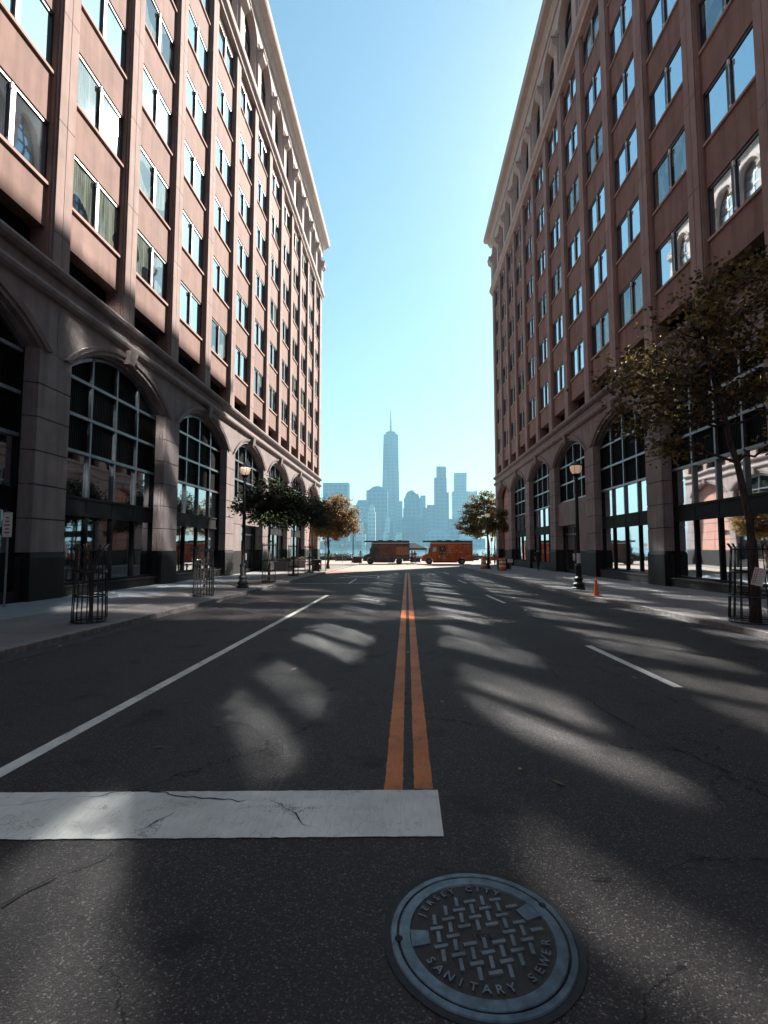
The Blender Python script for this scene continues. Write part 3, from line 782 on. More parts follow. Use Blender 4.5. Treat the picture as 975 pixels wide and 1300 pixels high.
M['leaf_olive'] = leaf_mat('leaves_olive', [(0,(.04,.042,.014)),(.45,(.11,.095,.03)),(.8,(.22,.17,.05)),(1,(.32,.24,.08))], .35)
m = N('bark'); p = m.world(); f = m.noise(m.mapping(p,(3,3,.6)), 9, 5, .7)
col = m.ramp(f, [(.3,(.035,.026,.022)),(.7,(.12,.088,.075))]); m.bump(f, .02, .8); M['bark'] = m.base(col, .9, spec=.2)

def make_tree(label, cat, loc, trunk_pts, r0, blobs, nleaf, leaf, lmat, seed, group=None, twigs=26, name='street_tree', extra_limbs=()):
    """trunk_pts: local polyline; blobs: (x,y,z,rx,ry,rz) crown lobes in local coordinates; leaves gather in clumps round twig ends inside them"""
    r = random.Random(seed)
    root = thing(name, label, cat, loc, group=group)
    tb = MB(); n = len(trunk_pts)
    def poly_at(P, t):
        L = [(Vector(b)-Vector(a)).length for a, b in zip(P, P[1:])]; s = t*sum(L)
        for a, b, l in zip(P, P[1:], L):
            if s <= l: return Vector(a).lerp(Vector(b), s/l if l else 0)
            s -= l
        return Vector(P[-1])
    fine = [poly_at(trunk_pts, i/16) for i in range(17)]
    fine = [p + Vector((r.gauss(0,1),r.gauss(0,1),0))*r0*.12 for p in fine]; fine[0] = Vector(trunk_pts[0])
    tb.tube(fine, [r0*(1.35 if i == 0 else 1.08-.75*i/16) for i in range(17)], 10)
    ends = []
    def limb(a, b, ra, rb, sag=.12, k=7):
        a, b = Vector(a), Vector(b); L = (b-a).length
        P = []
        for i in range(k+1):
            t = i/k; p = a.lerp(b, t) + Vector((r.gauss(0,1),r.gauss(0,1),r.gauss(0,1)))*L*.035*(0 < i < k)
            p.z += sag*L*math.sin(PI*t)*.5; P.append(p)
        tb.tube(P, [ra+(rb-ra)*i/k for i in range(k+1)], 6); return P
    for (bx,by,bz,rx,ry,rz) in blobs:
        c = Vector((bx,by,bz))
        # nearest sensible start on the trunk: lower than the lobe
        best = min((f for f in fine if f.z < max(bz-.15*rz, fine[5].z+.05)), key=lambda f: (f-c).length+max(0, f.z-bz+.3)*2, default=fine[8])
        i0 = fine.index(best) if best in fine else 8
        P = limb(best, c, r0*.5*(1-.03*i0), .018)
        vol = rx*ry*rz
        nt = max(5, int(twigs*(vol**.55)))
        for q in range(nt):
            while True:
                d = Vector((r.uniform(-1,1),r.uniform(-1,1),r.uniform(-1,1)))
                if .2 < d.length < 1: break
            d = d*(d.length**-.25)
            e = c + Vector((d.x*rx, d.y*ry, d.z*rz))
            s = P[r.randint(3, 7)]
            T = limb(s, e, .014, .005, .06, 4); ends.append((e, 1.0)); ends.append((T[2].lerp(e,.5), .6))
    obj('trunk', tb, M['bark'], root, world=False, smooth=True)
    cb = MB(); tot = sum(w_ for _, w_ in ends)
    for e, wgt in ends:
        k = int(nleaf*wgt/tot*r.uniform(.35,1.75)); sp = r.uniform(.7,1.35)
        for _ in range(k):
            p = e + Vector((r.gauss(0,.20),r.gauss(0,.20),r.gauss(0,.13)))*sp*(1+.12*r0*10)
            L = leaf*r.uniform(.6,1.35); 
            a = r.uniform(0, 2*PI); tilt = r.gauss(-.35,.55)
            u = Vector((math.cos(a)*math.cos(tilt), math.sin(a)*math.cos(tilt), math.sin(tilt)))
            v = u.cross(Vector((r.gauss(0,.5),r.gauss(0,.5),1))).normalized(); wn = u.cross(v)*.18*L
            h = L*.42
            n0 = cb.pts([p, p+u*L*.35+v*h+wn, p+u*L, p+u*L*.35-v*h+wn, p+u*L*.6+v*h*.75, p+u*L*.6-v*h*.75])
            cb.f += [(n0,n0+3,n0+5,n0+2),(n0,n0+2,n0+4,n0+1)]; cb.m += [0,0]
    obj('crown', cb, lmat, root, world=False, fix=False)
    return root

# the large tree on the right pavement
bx, by = 7.25, 11.0
make_tree('large bronze leaved tree leaning towards the street on the near right pavement', 'tree', (bx,by,gz(by)+KH),
    [(0,0,0),(.03,.0,1.0),(.0,.0,2.1),(-.10,.05,3.0),(-.24,.1,3.8),(-.42,.15,4.8),(-.62,.2,5.7),(-.60,.3,6.7)], .088,
    [(-2.35,0,5.25,.8,.8,.28),(-1.75,.3,5.75,.8,.8,.28),(-1.2,-.3,6.35,.9,.9,.32),(-.35,.3,7.35,.8,.9,.34),(.45,-.2,6.75,.8,.9,.34),(-.3,.5,6.45,.8,.8,.30),(-.25,-.4,5.75,.9,.8,.28),(-1.1,.2,5.15,.8,.8,.25),(-1.95,.5,4.45,.6,.7,.22),(-2.3,-.2,4.65,.45,.5,.18),
     (-.95,.3,4.45,.6,.7,.22),(.3,.3,5.0,.8,.8,.28),(1.3,-.2,5.9,.8,1.0,.36),(1.5,.3,4.5,.7,.8,.3),(.8,-.5,3.85,.5,.5,.25),(-1.2,.5,3.85,.45,.5,.15),(1.7,.2,7.1,.8,.9,.36),(1.2,.6,5.2,.7,.7,.25),(.6,.2,7.7,.7,.8,.25)],
    8500, .105, M['leaf_brown'], 5, twigs=24)

def guard(label, loc, r0=.33, h=1.62, group='wire tree guards along the kerbs', nv=20, taper=.86, sign=False, lean=0, flare=.06):
    t = thing('tree_guard', label, 'tree guard', loc, group=group)
    for zz, rr in ((.03,1),(.55,1.0-(1-taper)*.34),(1.05,1-(1-taper)*.65),(h-.12,taper)):
        mb = MB(); n = 28; k = r0*rr; 
        P1 = [(k*math.cos(2*PI*i/n), k*math.sin(2*PI*i/n), zz) for i in range(n)]
        mb.tube(P1, .018, 5, closed=True); mb.tube([(x*1.0,y*1.0,z_+.045) for x,y,z_ in P1], .009, 4, closed=True); obj('hoop', mb, M['black'], t, world=False)
    for i in range(nv):
        a = 2*PI*i/nv+.1; mb = MB(); c, s_ = math.cos(a), math.sin(a); rt = r0*taper
        mb.tube([(r0*.93*c,r0*.93*s_,0),(r0*c,r0*s_,.1),(rt*c+(r0-rt)*c*.3,rt*s_+(r0-rt)*s_*.3,h*.7),(rt*c,rt*s_,h-.1),((rt+flare)*c,(rt+flare)*s_,h)], .0115, 5)
        obj('bar', mb, M['black'], t, world=False)
    t.rotation_euler = (0, lean, 0)
    return t
G1 = guard('empty black wire tree guard nearest the camera on the left pavement', (-6.66,10.4,gz(10.4)+KH))
G2 = guard('empty black wire tree guard second from the camera on the left pavement', (-6.75,16.55,gz(16.5)+KH))
GR = guard('wide black wire guard round the trunk of the large tree on the right', (7.25,11.0,gz(11)+KH), .46, 1.65, lean=0, nv=18, taper=.80)
# dead stumps of growth in the two empty guards
for (x,y,sd_) in ((-6.66,10.4,1),(-6.75,16.55,2)):
    r = random.Random(sd_); mb = MB(); mb.tube([(0,0,0),(.02,.01,.4),(-.02,.03,.8),(.0,.0,1.15)], [.05,.045,.04,.03], 7)
    for q in range(14):
        a = r.uniform(0,6.28); mb.tube([(0,0,.6+.04*q),(.12*math.cos(a),.12*math.sin(a),.85+.05*q),(.2*math.cos(a),.2*math.sin(a),1.1+.05*q)], [.012,.009,.004], 4)
    o = obj('tree_stump', mb, M['bark'], loc=(x,y,gz(y)+KH)); tag(o, 'bare broken sapling inside the %s wire guard on the left pavement' % ('nearest' if sd_ == 1 else 'second'), 'tree stump')
# paper notice on the right guard
mat_paper = simple('notice_paper', (.72,.70,.68), .7, var=.05); mat_red = simple('notice_red', (.5,.05,.04), .6, var=.1)
nt_ = thing('notice', 'white paper notice with red lettering tied to the wire guard on the right', 'notice', (7.02,10.56,gz(11)+KH+.80))
mb = MB(); mb.box(-.10,.10,-.006,.006,0,.36); o = obj('sheet', mb, mat_paper, nt_, world=False)
mb = MB(); r = random.Random(3)
for i in range(7):
    z0 = .03+i*.044
    mb.box(-.085,-.07+.05*r.random(),-.009,-.006,z0,z0+.012); mb.box(-.085,-.072,-.009,-.006,z0,z0+.034); mb.box(-.045,-.03,-.009,-.006,z0+.004,z0+.034)
for i in range(6): mb.box(-.01, .03+.05*r.random(),-.008,-.006,.05+i*.045,.056+i*.045)
obj('lettering', mb, mat_red, nt_, world=False); nt_.rotation_euler = (0, R(14), R(-18))

# left row: dark trees in guards
tr = [(-6.73,24.4,3.1,4.95,1.5,'first dark leafy street tree beyond the left lamp post, in a wire guard',7000),
      (-6.98,30.8,3.3,5.6,1.7,'second dark leafy street tree of the left row, in a wire guard',7000),
      (-6.92,35.5,3.3,5.7,1.6,'third dark leafy street tree of the left row, near the litter bin',6000)]
for i, (x,y,z0,z1,rr,lab,nl) in enumerate(tr):
    cz = (z0+z1)/2-.2
    make_tree(lab, 'tree', (x,y,gz(y)+KH), [(0,0,0),(.03,0,1.2),(-.02,.05,2.3),(.05,0,3.4),(0,0,z1-.5)], .065,
        [(-.2,0,cz+.5,rr*.75,rr*.75,.7),(.75,.2,cz-.1,rr*.6,rr*.6,.6),(-.85,-.1,cz-.25,rr*.6,rr*.6,.55),(.1,-.6,cz-.55,rr*.65,rr*.6,.5),(0,.7,cz-.3,rr*.7,rr*.6,.6),(.9,-.4,cz-.75,.6,.6,.35)],
        nl, .13, M['leaf_shaded'], 20+i, group='dark street trees of the left row', twigs=24)
    guard('wire guard round the %s dark tree of the left row' % ('first','second','third')[i], (x,y,gz(y)+KH), .33, 1.9, nv=10, taper=.97, flare=0)
make_tree('golden sunlit tree at the far end of the left pavement', 'tree', (-6.9,43.8,gz(43.8)+KH), [(0,0,0),(.05,0,1.4),(0,.1,3.0),(.3,0,4.5),(.5,0,5.9)], .13,
    [(.6,0,5.6,1.3,1.3,1.0),(-.3,0,4.9,1.2,1.3,.9),(1.4,.1,4.5,1.2,1.3,.9),(.5,-.8,4.0,1.4,1.1,.8),(.6,.9,4.2,1.5,1.2,.9),(-.6,0,3.4,1.1,1.2,.6),(1.6,-.1,3.4,1.0,1.1,.6),(.5,0,3.1,1.3,1.2,.5)], 15000, .15, M['leaf_gold'], 31, twigs=20)
make_tree('olive and gold tree beside the far right corner of the street', 'tree', (10.9,67.5,-.5), [(0,0,0),(-.05,0,2.0),(-.3,.1,4.0),(-.6,0,6.5),(-.8,0,8.4)], .16,
    [(-.8,0,8.5,1.7,1.8,1.3),(.4,0,7.6,1.6,1.8,1.2),(-2.2,.1,7.2,1.6,1.8,1.1),(-2.9,0,5.6,1.7,1.8,1.0),(-1.0,-1,6.1,1.9,1.6,1.1),(.8,.6,5.8,1.7,1.6,1.1),(-1.6,1,5.0,1.9,1.6,.9),(-3.3,0,4.4,1.2,1.4,.6),(.6,0,4.4,1.6,1.6,.8),(-1.3,0,3.9,1.5,1.5,.5)], 15000, .20, M['leaf_olive'], 41, twigs=13)
make_tree('second slim tree standing just behind the far right corner tree', 'tree', (10.0,58.5,gz(58.5)), [(0,0,0),(.05,0,2.0),(.1,.1,4.0),(.3,0,6.0)], .10,
    [(.4,0,5.6,1.1,1.1,.9),(-.4,0,4.7,1.0,1.1,.7),(.9,.1,4.4,.9,1.0,.7)], 3500, .18, M['leaf_olive'], 43, twigs=14)

# ------------------------------------------------------------------ street lamps
m = N('lamp_globe'); m.base((.5,.38,.31), .25); m.b.inputs['Emission Color'].default_value = (1,.62,.42,1); m.b.inputs['Emission Strength'].default_value = .10
m.b.inputs['Transmission Weight'].default_value = .0; M['globe'] = m.mat; m.mat.cycles.emission_sampling = 'NONE'
def lamp(label, loc, hgt=5.0, sticker=None, group='black lamp posts with round glass heads'):
    t = thing('street_lamp', label, 'street lamp', loc, group=group); k = hgt/5.0
    mb = MB(); mb.lathe([(0,0),(.25,0),(.25,.06),(.20,.10),(.22,.14),(.22,.22),(.15,.28),(.14,.34),(.165,.38),(.165,.44),(.12,.50),(.115,.85),(.14,.88),(.14,.94),(.09,.98),(0,.98)], n=12, a0=.26); obj('base', mb, M['black'], t, world=False)
    mb = MB(); mb.lathe([(.0,.97),(.085,.97),(.078,1.5),(.062,hgt-1.2),(.055,hgt-.72),(.085,hgt-.70),(.085,hgt-.66),(.05,hgt-.64),(.055,hgt-.58),(.14,hgt-.50),(.15,hgt-.46),(0,hgt-.46)], n=12); obj('pole', mb, M['black'], t, world=False, smooth=False)
    mb = MB(); mb.lathe([(.12,hgt-.46),(.19,hgt-.38),(.225,hgt-.26),(.215,hgt-.15),(.16,hgt-.06),(.0,hgt-.03)], n=18); obj('globe', mb, M['globe'], t, world=False, smooth=True)
    mb = MB(); mb.lathe([(.235,hgt-.13),(.24,hgt-.10),(.17,hgt-.03),(.07,hgt+.03),(.03,hgt+.06),(.035,hgt+.10),(.0,hgt+.15)], n=14)
    mb.lathe([(.232,hgt-.14),(.232,hgt-.11)], n=18); obj('cap', mb, M['black'], t, world=False)
    for i in range(6):
        a = i*PI/3; mb = MB(); c, s_ = math.cos(a), math.sin(a)
        mb.tube([(.14*c,.14*s_,hgt-.47),(.20*c,.20*s_,hgt-.38),(.236*c,.236*s_,hgt-.26),(.228*c,.228*s_,hgt-.13)], .008, 4); obj('rib', mb, M['black'], t, world=False)
    if sticker:
        mb = MB(); P = [(.091*math.cos(a), .091*math.sin(a)) for a in [R(-150+i*12) for i in range(11)]]
        for (x0,y0),(x1,y1) in zip(P, P[1:]): mb.poly([(x0,y0,sticker[0]),(x1,y1,sticker[0]),(x1,y1,sticker[1]),(x0,y0,sticker[1])])
        obj('flyer', mb, mat_paper, t, world=False, fix=False)
    return t
lamp('lit black lamp post at the kerb of the left pavement before the dark trees', (-6.76,20.6,gz(20.6)+KH), 5.12)
lamp('lit black lamp post with a white flyer on the right pavement beside the orange cone', (6.77,20.4,gz(20.4)+KH), 5.05, sticker=(1.02,1.42))
lamp('far black lamp post on the waterfront side left of the left food truck', (-7.75,72.2,-.5), 5.6)
lamp('far black lamp post between the two orange barrels on the right pavement', (7.05,44.6,gz(44.6)+KH), 4.95)
lamp('black lamp post at the right edge of the view beside the large tree', (9.55,13.2,gz(13.2)+KH), 3.75)

# thin poles
MP = simple('galvanised_pole', (.22,.22,.23), .5, .5)
def sign_pole(label, loc, h, w_=.28, hh=.45, col=(.7,.7,.68), group=None, r=.025, yaw=0):
    t = thing('sign_post', label, 'sign post', loc, group=group, rz=yaw)
    mb = MB(); mb.lathe([(0,0),(r,0),(r,h),(0,h)], n=8); obj('post', mb, MP, t, world=False)
    mb = MB(); mb.box(-w_/2,w_/2,-r-.012,-r-.002,h-hh-.03,h-.03); obj('plate', mb, simple('sign_plate', col, .5, var=.06), t, world=False, bevel=.002)
    return t
sp = sign_pole('white parking sign on a pole at the left edge of the view', (-10.7,13.05,gz(13)+KH), 2.55, .26, .66)
mb = MB()
for i, ww in enumerate((.14,.10,.16,.12,.08)): mb.box(-ww/2,ww/2,-.041,-.0375,1.96+i*.10,2.0+i*.10)
obj('lettering', mb, mat_red, sp, world=False)
sign_pole('thin pole with a small pale sign at the far end of the left pavement', (-6.1,37.6,gz(37.6)+KH), 2.3, .2, .3)
sign_pole('thin waterfront pole with a pale sign between golden tree and lamp post', (-9.0,70.0,-.5), 2.7, .3, .45)
sign_pole('thin pole with a red notice between the two orange barrels', (7.35,41.8,gz(41.8)+KH), 1.15, .2, .3, (.5,.12,.1))
sign_pole('thin sign post at the corner of the right office block', (9.6,58.0,gz(58)+KH*0), 3.2, .25, .4, (.35,.2,.2))

# cone, barrels, bin, posts
ORG = simple('orange_plastic', (.75,.17,.03), .5, var=.12); WST = simple('white_reflective_band', (.7,.68,.64), .4, var=.1)
t = thing('traffic_cone', 'small orange traffic cone on the right pavement by the lamp post', 'traffic cone', (6.27,17.2,gz(17.2)+KH))
mb = MB(); mb.box(-.145,.145,-.145,.145,0,.03); obj('foot', mb, ORG, t, world=False, bevel=.006)
mb = MB(); mb.lathe([(.10,.03),(.088,.06),(.035,.52),(.03,.58),(.022,.575),(.0,.45)], n=20); obj('cone_body', mb, ORG, t, world=False, smooth=True)
def barrel(label, loc, k=1.0, bent=0):
    t = thing('traffic_barrel', label, 'traffic barrel', loc, group='orange barrels on the far right pavement')
    mb = MB(); mb.lathe([(.0,0),(.36*k,0),(.36*k,.06),(.30*k,.08),(.0,.08)], n=18); obj('rubber_base', mb, M['black'], t, world=False)
    z = .08; hs = [(.29,.18,0),(.285,.14,1),(.27,.17,0),(.26,.14,1),(.245,.15,0)]
    mb = MB(); mb.lathe([(.29*k,.08),(.245*k,.88),(.20*k,.92),(.0,.92)], n=20); obj('drum', mb, ORG, t, world=False, smooth=False)
    for z0, z1 in ((.27,.41),(.58,.72)):
        f = lambda q: (.29-(q-.08)*.056)*k+.004
        mb = MB(); mb.lathe([(f(z0),z0),(f(z1),z1)], n=20); obj('band', mb, WST, t, world=False)
    mb = MB(); mb.tube([(-.08,0,.92),(-.08,0,.99),(.08,0,.99),(.08,0,.92)], .015, 5); obj('handle', mb, ORG, t, world=False)
    return t
barrel('orange and white traffic barrel nearest the camera on the far right pavement', (7.6,40.9,gz(40.9)+KH), 1.0)
barrel('slim orange traffic barrel left of the far right lamp post', (6.75,45.2,gz(45.2)+KH), .85)
t = thing('barricade', 'orange plank barricade between lamp post and wall behind the barrels', 'barricade', (7.6,46.2,gz(46.2)+KH))
mb = MB(); mb.box(-.7,.7,-.02,.02,.75,.92); obj('plank', mb, ORG, t, world=False)
for x in (-.6,.6):
    mb = MB(); mb.tube([(x,-.25,0),(x,0,.95)], .02, 5); mb.tube([(x,.25,0),(x,0,.95)], .02, 5); obj('leg', mb, M['black'], t, world=False)
def bin_(label, loc, r=.33, h=.85):
    t = thing('litter_bin', label, 'litter bin', loc, group='dark litter bins')
    mb = MB(); mb.lathe([(0,0),(r*.85,0),(r,.05),(r,h-.1),(0,h-.1)], n=16); obj('bin_body', mb, M['black'], t, world=False)
    mb = MB(); mb.lathe([(r+.03,h-.1),(r+.03,h-.04),(r*.7,h),(r*.6,h),(r*.55,h-.1)], n=16); obj('rim', mb, M['black'], t, world=False)
bin_('dark litter bin on the left pavement before the golden tree', (-6.95,38.6,gz(38.6)+KH), .38, .9)
bin_('dark litter bin beside the far lamp post on the right pavement', (7.9,43.2,gz(43.2)+KH), .33, .9)
bin_('dark litter bin close to the wall on the far right pavement', (8.6,44.0,gz(44)+KH), .33, .95)
o = MB(); o.lathe([(0,0),(.12,0),(.13,.1),(.09,.16),(.09,.42),(.12,.46),(.10,.55),(.04,.62),(0,.63)], n=10)
for a in (0, PI): o.tube([(0,0,.36),(.15*math.cos(a),.15*math.sin(a),.36)], .035, 6)
tag(obj('fire_hydrant', o, M['black'], loc=(-6.6,37.6,gz(37.6)+KH)), 'small dark hydrant beside the litter bin on the left pavement', 'hydrant')
t = thing('newspaper_box', 'small white topped box on a stand beside the nearest orange barrel', 'newspaper box', (8.15,40.6,gz(40.6)+KH))
mb = MB(); mb.box(-.18,.18,-.15,.15,.62,.9); obj('box_body', mb, WST, t, world=False, bevel=.01)
mb = MB(); mb.box(-.03,.03,-.03,.03,0,.62); obj('stand', mb, MP, t, world=False)
# leaf litter: a few dry leaves at the kerb and on the road
r = random.Random(77); mb = MB()
for i in range(420):
    if i % 3 == 0: y = r.uniform(4,40); x = RK(y)-abs(r.gauss(0,.25)); z = gz(y)+.012
    elif i % 3 == 1: y = r.uniform(6,40); x = LK(y)+abs(r.gauss(0,.25)); z = gz(y)+.012
    elif i % 2: y = r.uniform(9,40); x = r.uniform(6.8,10.8); z = gz(y)+KH+.01
    else: y = r.uniform(3,30); x = r.uniform(-5.5,5.5); z = gz(y)+.014
    L = r.uniform(.02,.05); a = r.uniform(0,6.28); u = Vector((math.cos(a),math.sin(a),r.uniform(-.1,.3)))*L; v = Vector((-math.sin(a),math.cos(a),r.uniform(-.1,.2)))*L*.5
    p = Vector((x,y,z)); mb.poly([p-u, p+v, p+u, p-v])
o = obj('fallen_leaves', mb, M['leaf_gold'], fix=False); tag(o, 'dry leaves scattered along kerbs and road', 'leaves', kind='stuff')
# ------------------------------------------------------------------ unseen blocks added behind the camera to hold skylight off the street
for (x0,x1,y0,y1,h,lab) in ((-45,-11.2,-95,-19,44,'unseen tall block added for shade behind the camera on the left'),(11.2,45,-95,-19,50,'unseen tall block added for shade behind the camera on the right'),(-30,34,-150,-112,60,'unseen tall block added for shade, closing the street far behind the camera')):
    t = thing('shade_block', lab, 'building', ((x0+x1)/2,(y0+y1)/2,0))
    mb = MB(); mb.box(x0,x1,y0,y1,-.5,h); obj('wall', mb, M['brick'], t)
    mb = MB()
    for k in range(int((h-6)/3.8)):
        z0 = 5+k*3.8; mb.box(x0-.03,x1+.03,y0-.03,y1+.03,z0,z0+1.9)
    obj('window_bands', mb, M['shop'], t)
# ------------------------------------------------------------------ food trucks
TY = 64.6; TZ = -.5
def truck(label, x0, x1, col, seed, dark=False):
    """step van seen from its side, nose to the left"""
    L = x1-x0
    t = thing('food_truck', label, 'food truck', ((x0+x1)/2, TY+1.1, TZ), group='step van food trucks parked across the end of the street')
    r = random.Random(seed)
    body = N('truck_paint'); p = body.coord(); f = body.noise(p, 1.6, 5, .6, .4)
    body.base(body.mix(body.ramp(f, [(.42,(0,0,0)),(.6,(1,1,1))]), col[0], col[1]), .35, spec=.5); BM = body.mat
    hl, h0 = L/2, .42
    # side outline: bumper, sloping bonnet, raked windscreen, roof
    out = [(-hl,.42),(-hl,.95),(-hl+.12,1.12),(-hl+.80,1.38),(-hl+1.02,2.30),(-hl+1.05,2.72),(-hl+1.2,2.80),(hl-.1,2.80),(hl,2.70),(hl,.42)]
    fw, rw = -hl+.88, hl-1.35; wr = .50
    # wheel arches cut into the lower edge
    low = [(hl,.42)]
    for c in (rw, fw):
        low += [(c+wr*math.cos(PI*i/8), .38+wr*math.sin(PI*i/8)) for i in range(9)]
    low.append((-hl,.42))
    P = out[:-1]+low[:-1]
    W = 1.08
    mb = MB(); mb.extr([(x,-W,z) for x,z in P], [(x,W,z) for x,z in P]); obj('body', mb, BM, t, world=False)
    mb = MB(); mb.box(-hl+.10,hl+.0,-W-.02,W+.02,2.83,3.02); 
    for i in range(3): mb.box(-hl+1.9+i*1.2,-hl+2.5+i*1.2,-.3,.3,3.02,3.10)
    obj('roof_rack', mb, M['black'], t, world=False)
    mb = MB(); mb.box(-hl+1.1,hl-.15,-W-.035,-W-.002,2.66,2.72); obj('trim_strip', mb, WST, t, world=False)
    for c in (fw, rw):
        mb = MB(); n = 20
        mb.extr([(c+.40*math.cos(2*PI*i/n),-W+.02,.40+.40*math.sin(2*PI*i/n)) for i in range(n)], [(c+.40*math.cos(2*PI*i/n),-W+.30,.40+.40*math.sin(2*PI*i/n)) for i in range(n)])
        mb.extr([(c+.40*math.cos(2*PI*i/n),W-.30,.40+.40*math.sin(2*PI*i/n)) for i in range(n)], [(c+.40*math.cos(2*PI*i/n),W-.02,.40+.40*math.sin(2*PI*i/n)) for i in range(n)])
        wh = obj('wheel', mb, M['black'], t, world=False)
        mb = MB(); mb.extr([(c+.19*math.cos(2*PI*i/n),-W-.0,.40+.19*math.sin(2*PI*i/n)) for i in range(n)], [(c+.17*math.cos(2*PI*i/n),-W+.05,.40+.17*math.sin(2*PI*i/n)) for i in range(n)]); obj('rim', mb, MP if not dark else M['frame'], wh, world=False)
    pane = simple('truck_window_pale', (.42,.62,.66), .15, var=.1) if not dark else M['frame']
    mb = MB(); mb.extr([(-hl+1.28,-W-.012,1.62),(-hl+1.78,-W-.012,1.62),(-hl+1.78,-W-.012,2.18),(-hl+1.38,-W-.012,2.18)], [(-hl+1.28,-W+.01,1.62),(-hl+1.78,-W+.01,1.62),(-hl+1.78,-W+.01,2.18),(-hl+1.38,-W+.01,2.18)]); obj('side_window', mb, pane, t, world=False)
    mb = MB(); mb.extr([(-hl+.80,-W+.12,1.42),(-hl+.80,W-.12,1.42),(-hl+.99,W-.12,2.24),(-hl+.99,-W+.12,2.24)], [(-hl+.83,-W+.12,1.42),(-hl+.83,W-.12,1.42),(-hl+1.02,W-.12,2.24),(-hl+1.02,-W+.12,2.24)])
    mb.v = [(x-.02,y,z) for x,y,z in mb.v]; obj('windscreen', mb, M['shop'], t, world=False)
    mb = MB(); mb.box(-hl-.08,-hl+.02,-W+.05,W-.05,.42,.60); obj('bumper', mb, M['black'], t, world=False)
    mb = MB(); mb.box(hl,hl+.10,-W+.1,W-.1,.38,.55); obj('bumper', mb, M['black'], t, world=False)
    for y in (-W+.2, W-.2):
        mb = MB(); mb.box(-hl-.03,-hl+.02,y-.1,y+.1,.72,.9); obj('headlight', mb, WST, t, world=False)
    mb = MB(); mb.box(-hl+1.12,-hl+1.15,-W-.014,-W,.5,2.5); mb.box(-hl+1.90,-hl+1.93,-W-.014,-W,.5,2.5); obj('door', mb, M['frame'], t, world=False)
    mb = MB(); mb.tube([(-hl+1.0,-W,1.9),(-hl+.92,-W-.22,1.95)], .015, 5); mb.box(-hl+.84,-hl+.94,-W-.30,-W-.18,1.65,2.05); obj('mirror', mb, M['black'], t, world=False)
    # serving hatch and panels
    pan = simple('truck_panel_dark', (.05,.028,.02), .5) if not dark else simple('truck_panel_red', (.13,.03,.02), .5, var=.5, scale=4)
    mb = MB(); mb.box(-hl+2.15,-hl+3.05 if not dark else -hl+4.1,-W-.016,-W-.0,1.25 if not dark else 1.15,2.35 if not dark else 2.5); pn = obj('panel', mb, pan, t, world=False)
    if dark:
        mb = MB(); mb.box(hl-1.75,hl-.1,-W-.016,-W,1.2,2.25); obj('panel', mb, simple('truck_panel_ochre', (.26,.10,.04), .5, var=.6, scale=5), t, world=False)
        mb = MB(); cx_ = -hl+3.1
        for a in range(14):
            an = a*2*PI/14; mb.box(cx_+.48*math.cos(an)-.07,cx_+.48*math.cos(an)+.07,-W-.024,-W-.016,1.85+.33*math.sin(an)-.06,1.85+.33*math.sin(an)+.06)
        mb.box(cx_-.15,cx_+.15,-W-.024,-W-.016,1.75,1.95); obj('mural', mb, M['frame'], t, world=False)
        mb = MB(); mb.box(hl-.85,hl-.35,-W-.02,-W,2.35,2.62); obj('vent', mb, M['black'], t, world=False)
    # hand painted scrawl: illegible strokes
    mb = MB(); lt = simple('truck_scrawl', (.75,.62,.50) if not dark else (.30,.16,.12), .6)
    rows = [(-hl+2.2,-hl+3.0,1.4,2.25,14),(-hl+3.2,hl-.3,1.45,2.4,60),(-hl+2.0,-hl+3.0,.65,1.1,16),(hl-1.0,hl-.2,.75,1.1,10)] if not dark else [(hl-1.6,hl-.3,1.35,2.15,26),(-hl+1.95,-hl+4,.7,1.05,12)]
    for (a,b,z0,z1,k) in rows:
        for i in range(k):
            x = r.uniform(a,b); z = z0+(z1-z0)*(r.randint(0,3)/3.0)*.85; hh = r.uniform(.08,.24)
            if r.random() < .6: mb.box(x,x+.035,-W-.024,-W-.017,z,z+hh)
            else: mb.box(x,x+r.uniform(.08,.2),-W-.024,-W-.017,z+hh*.5,z+hh*.5+.035)
    obj('lettering', mb, lt, t, world=False)
    mb = MB(); mb.box(-hl+1.4,rw-.6,-W+.1,W-.1,.22,.42); obj('chassis', mb, M['black'], t, world=False)
    return t
truck('dark red and black food truck with murals, parked left of the orange one', -5.62, .30, ((.022,.02,.021),(.06,.042,.038)), 5, True)
truck('orange food truck covered in scrawled lettering, parked right of the dark one', 1.92, 8.30, ((.52,.12,.02),(.36,.07,.018)), 9)

# canopy between the trucks
t = thing('canopy_tent', 'dark pop up canopy standing between the two food trucks', 'canopy', (.75,70.5,TZ))
mb = MB(); mb.extr([(-1.9,-1.5,2.05),(1.9,-1.5,2.05),(1.9,1.5,2.05),(-1.9,1.5,2.05)], [(-.35,-.3,2.75),(.35,-.3,2.75),(.35,.3,2.75),(-.35,.3,2.75)]); mb.box(-1.9,1.9,-1.51,-1.5,1.82,2.06); mb.box(-1.9,1.9,1.5,1.51,1.82,2.06)
obj('canopy', mb, M['black'], t, world=False)
for x in (-1.85,1.85):
    for y in (-1.45,1.45):
        mb = MB(); mb.box(x-.03,x+.03,y-.03,y+.03,0,2.1); obj('leg', mb, MP, t, world=False)
t = thing('folding_table', 'dark draped table under the canopy between the trucks', 'table', (1.1,69.6,TZ))
mb = MB(); mb.box(-.7,.7,-.35,.35,.70,.75); obj('table_top', mb, M['frame'], t, world=False)
mb = MB(); mb.box(-.69,.69,-.34,-.33,.15,.70); mb.box(-.69,.69,.33,.34,.15,.70); obj('drape', mb, M['frame'], t, world=False)
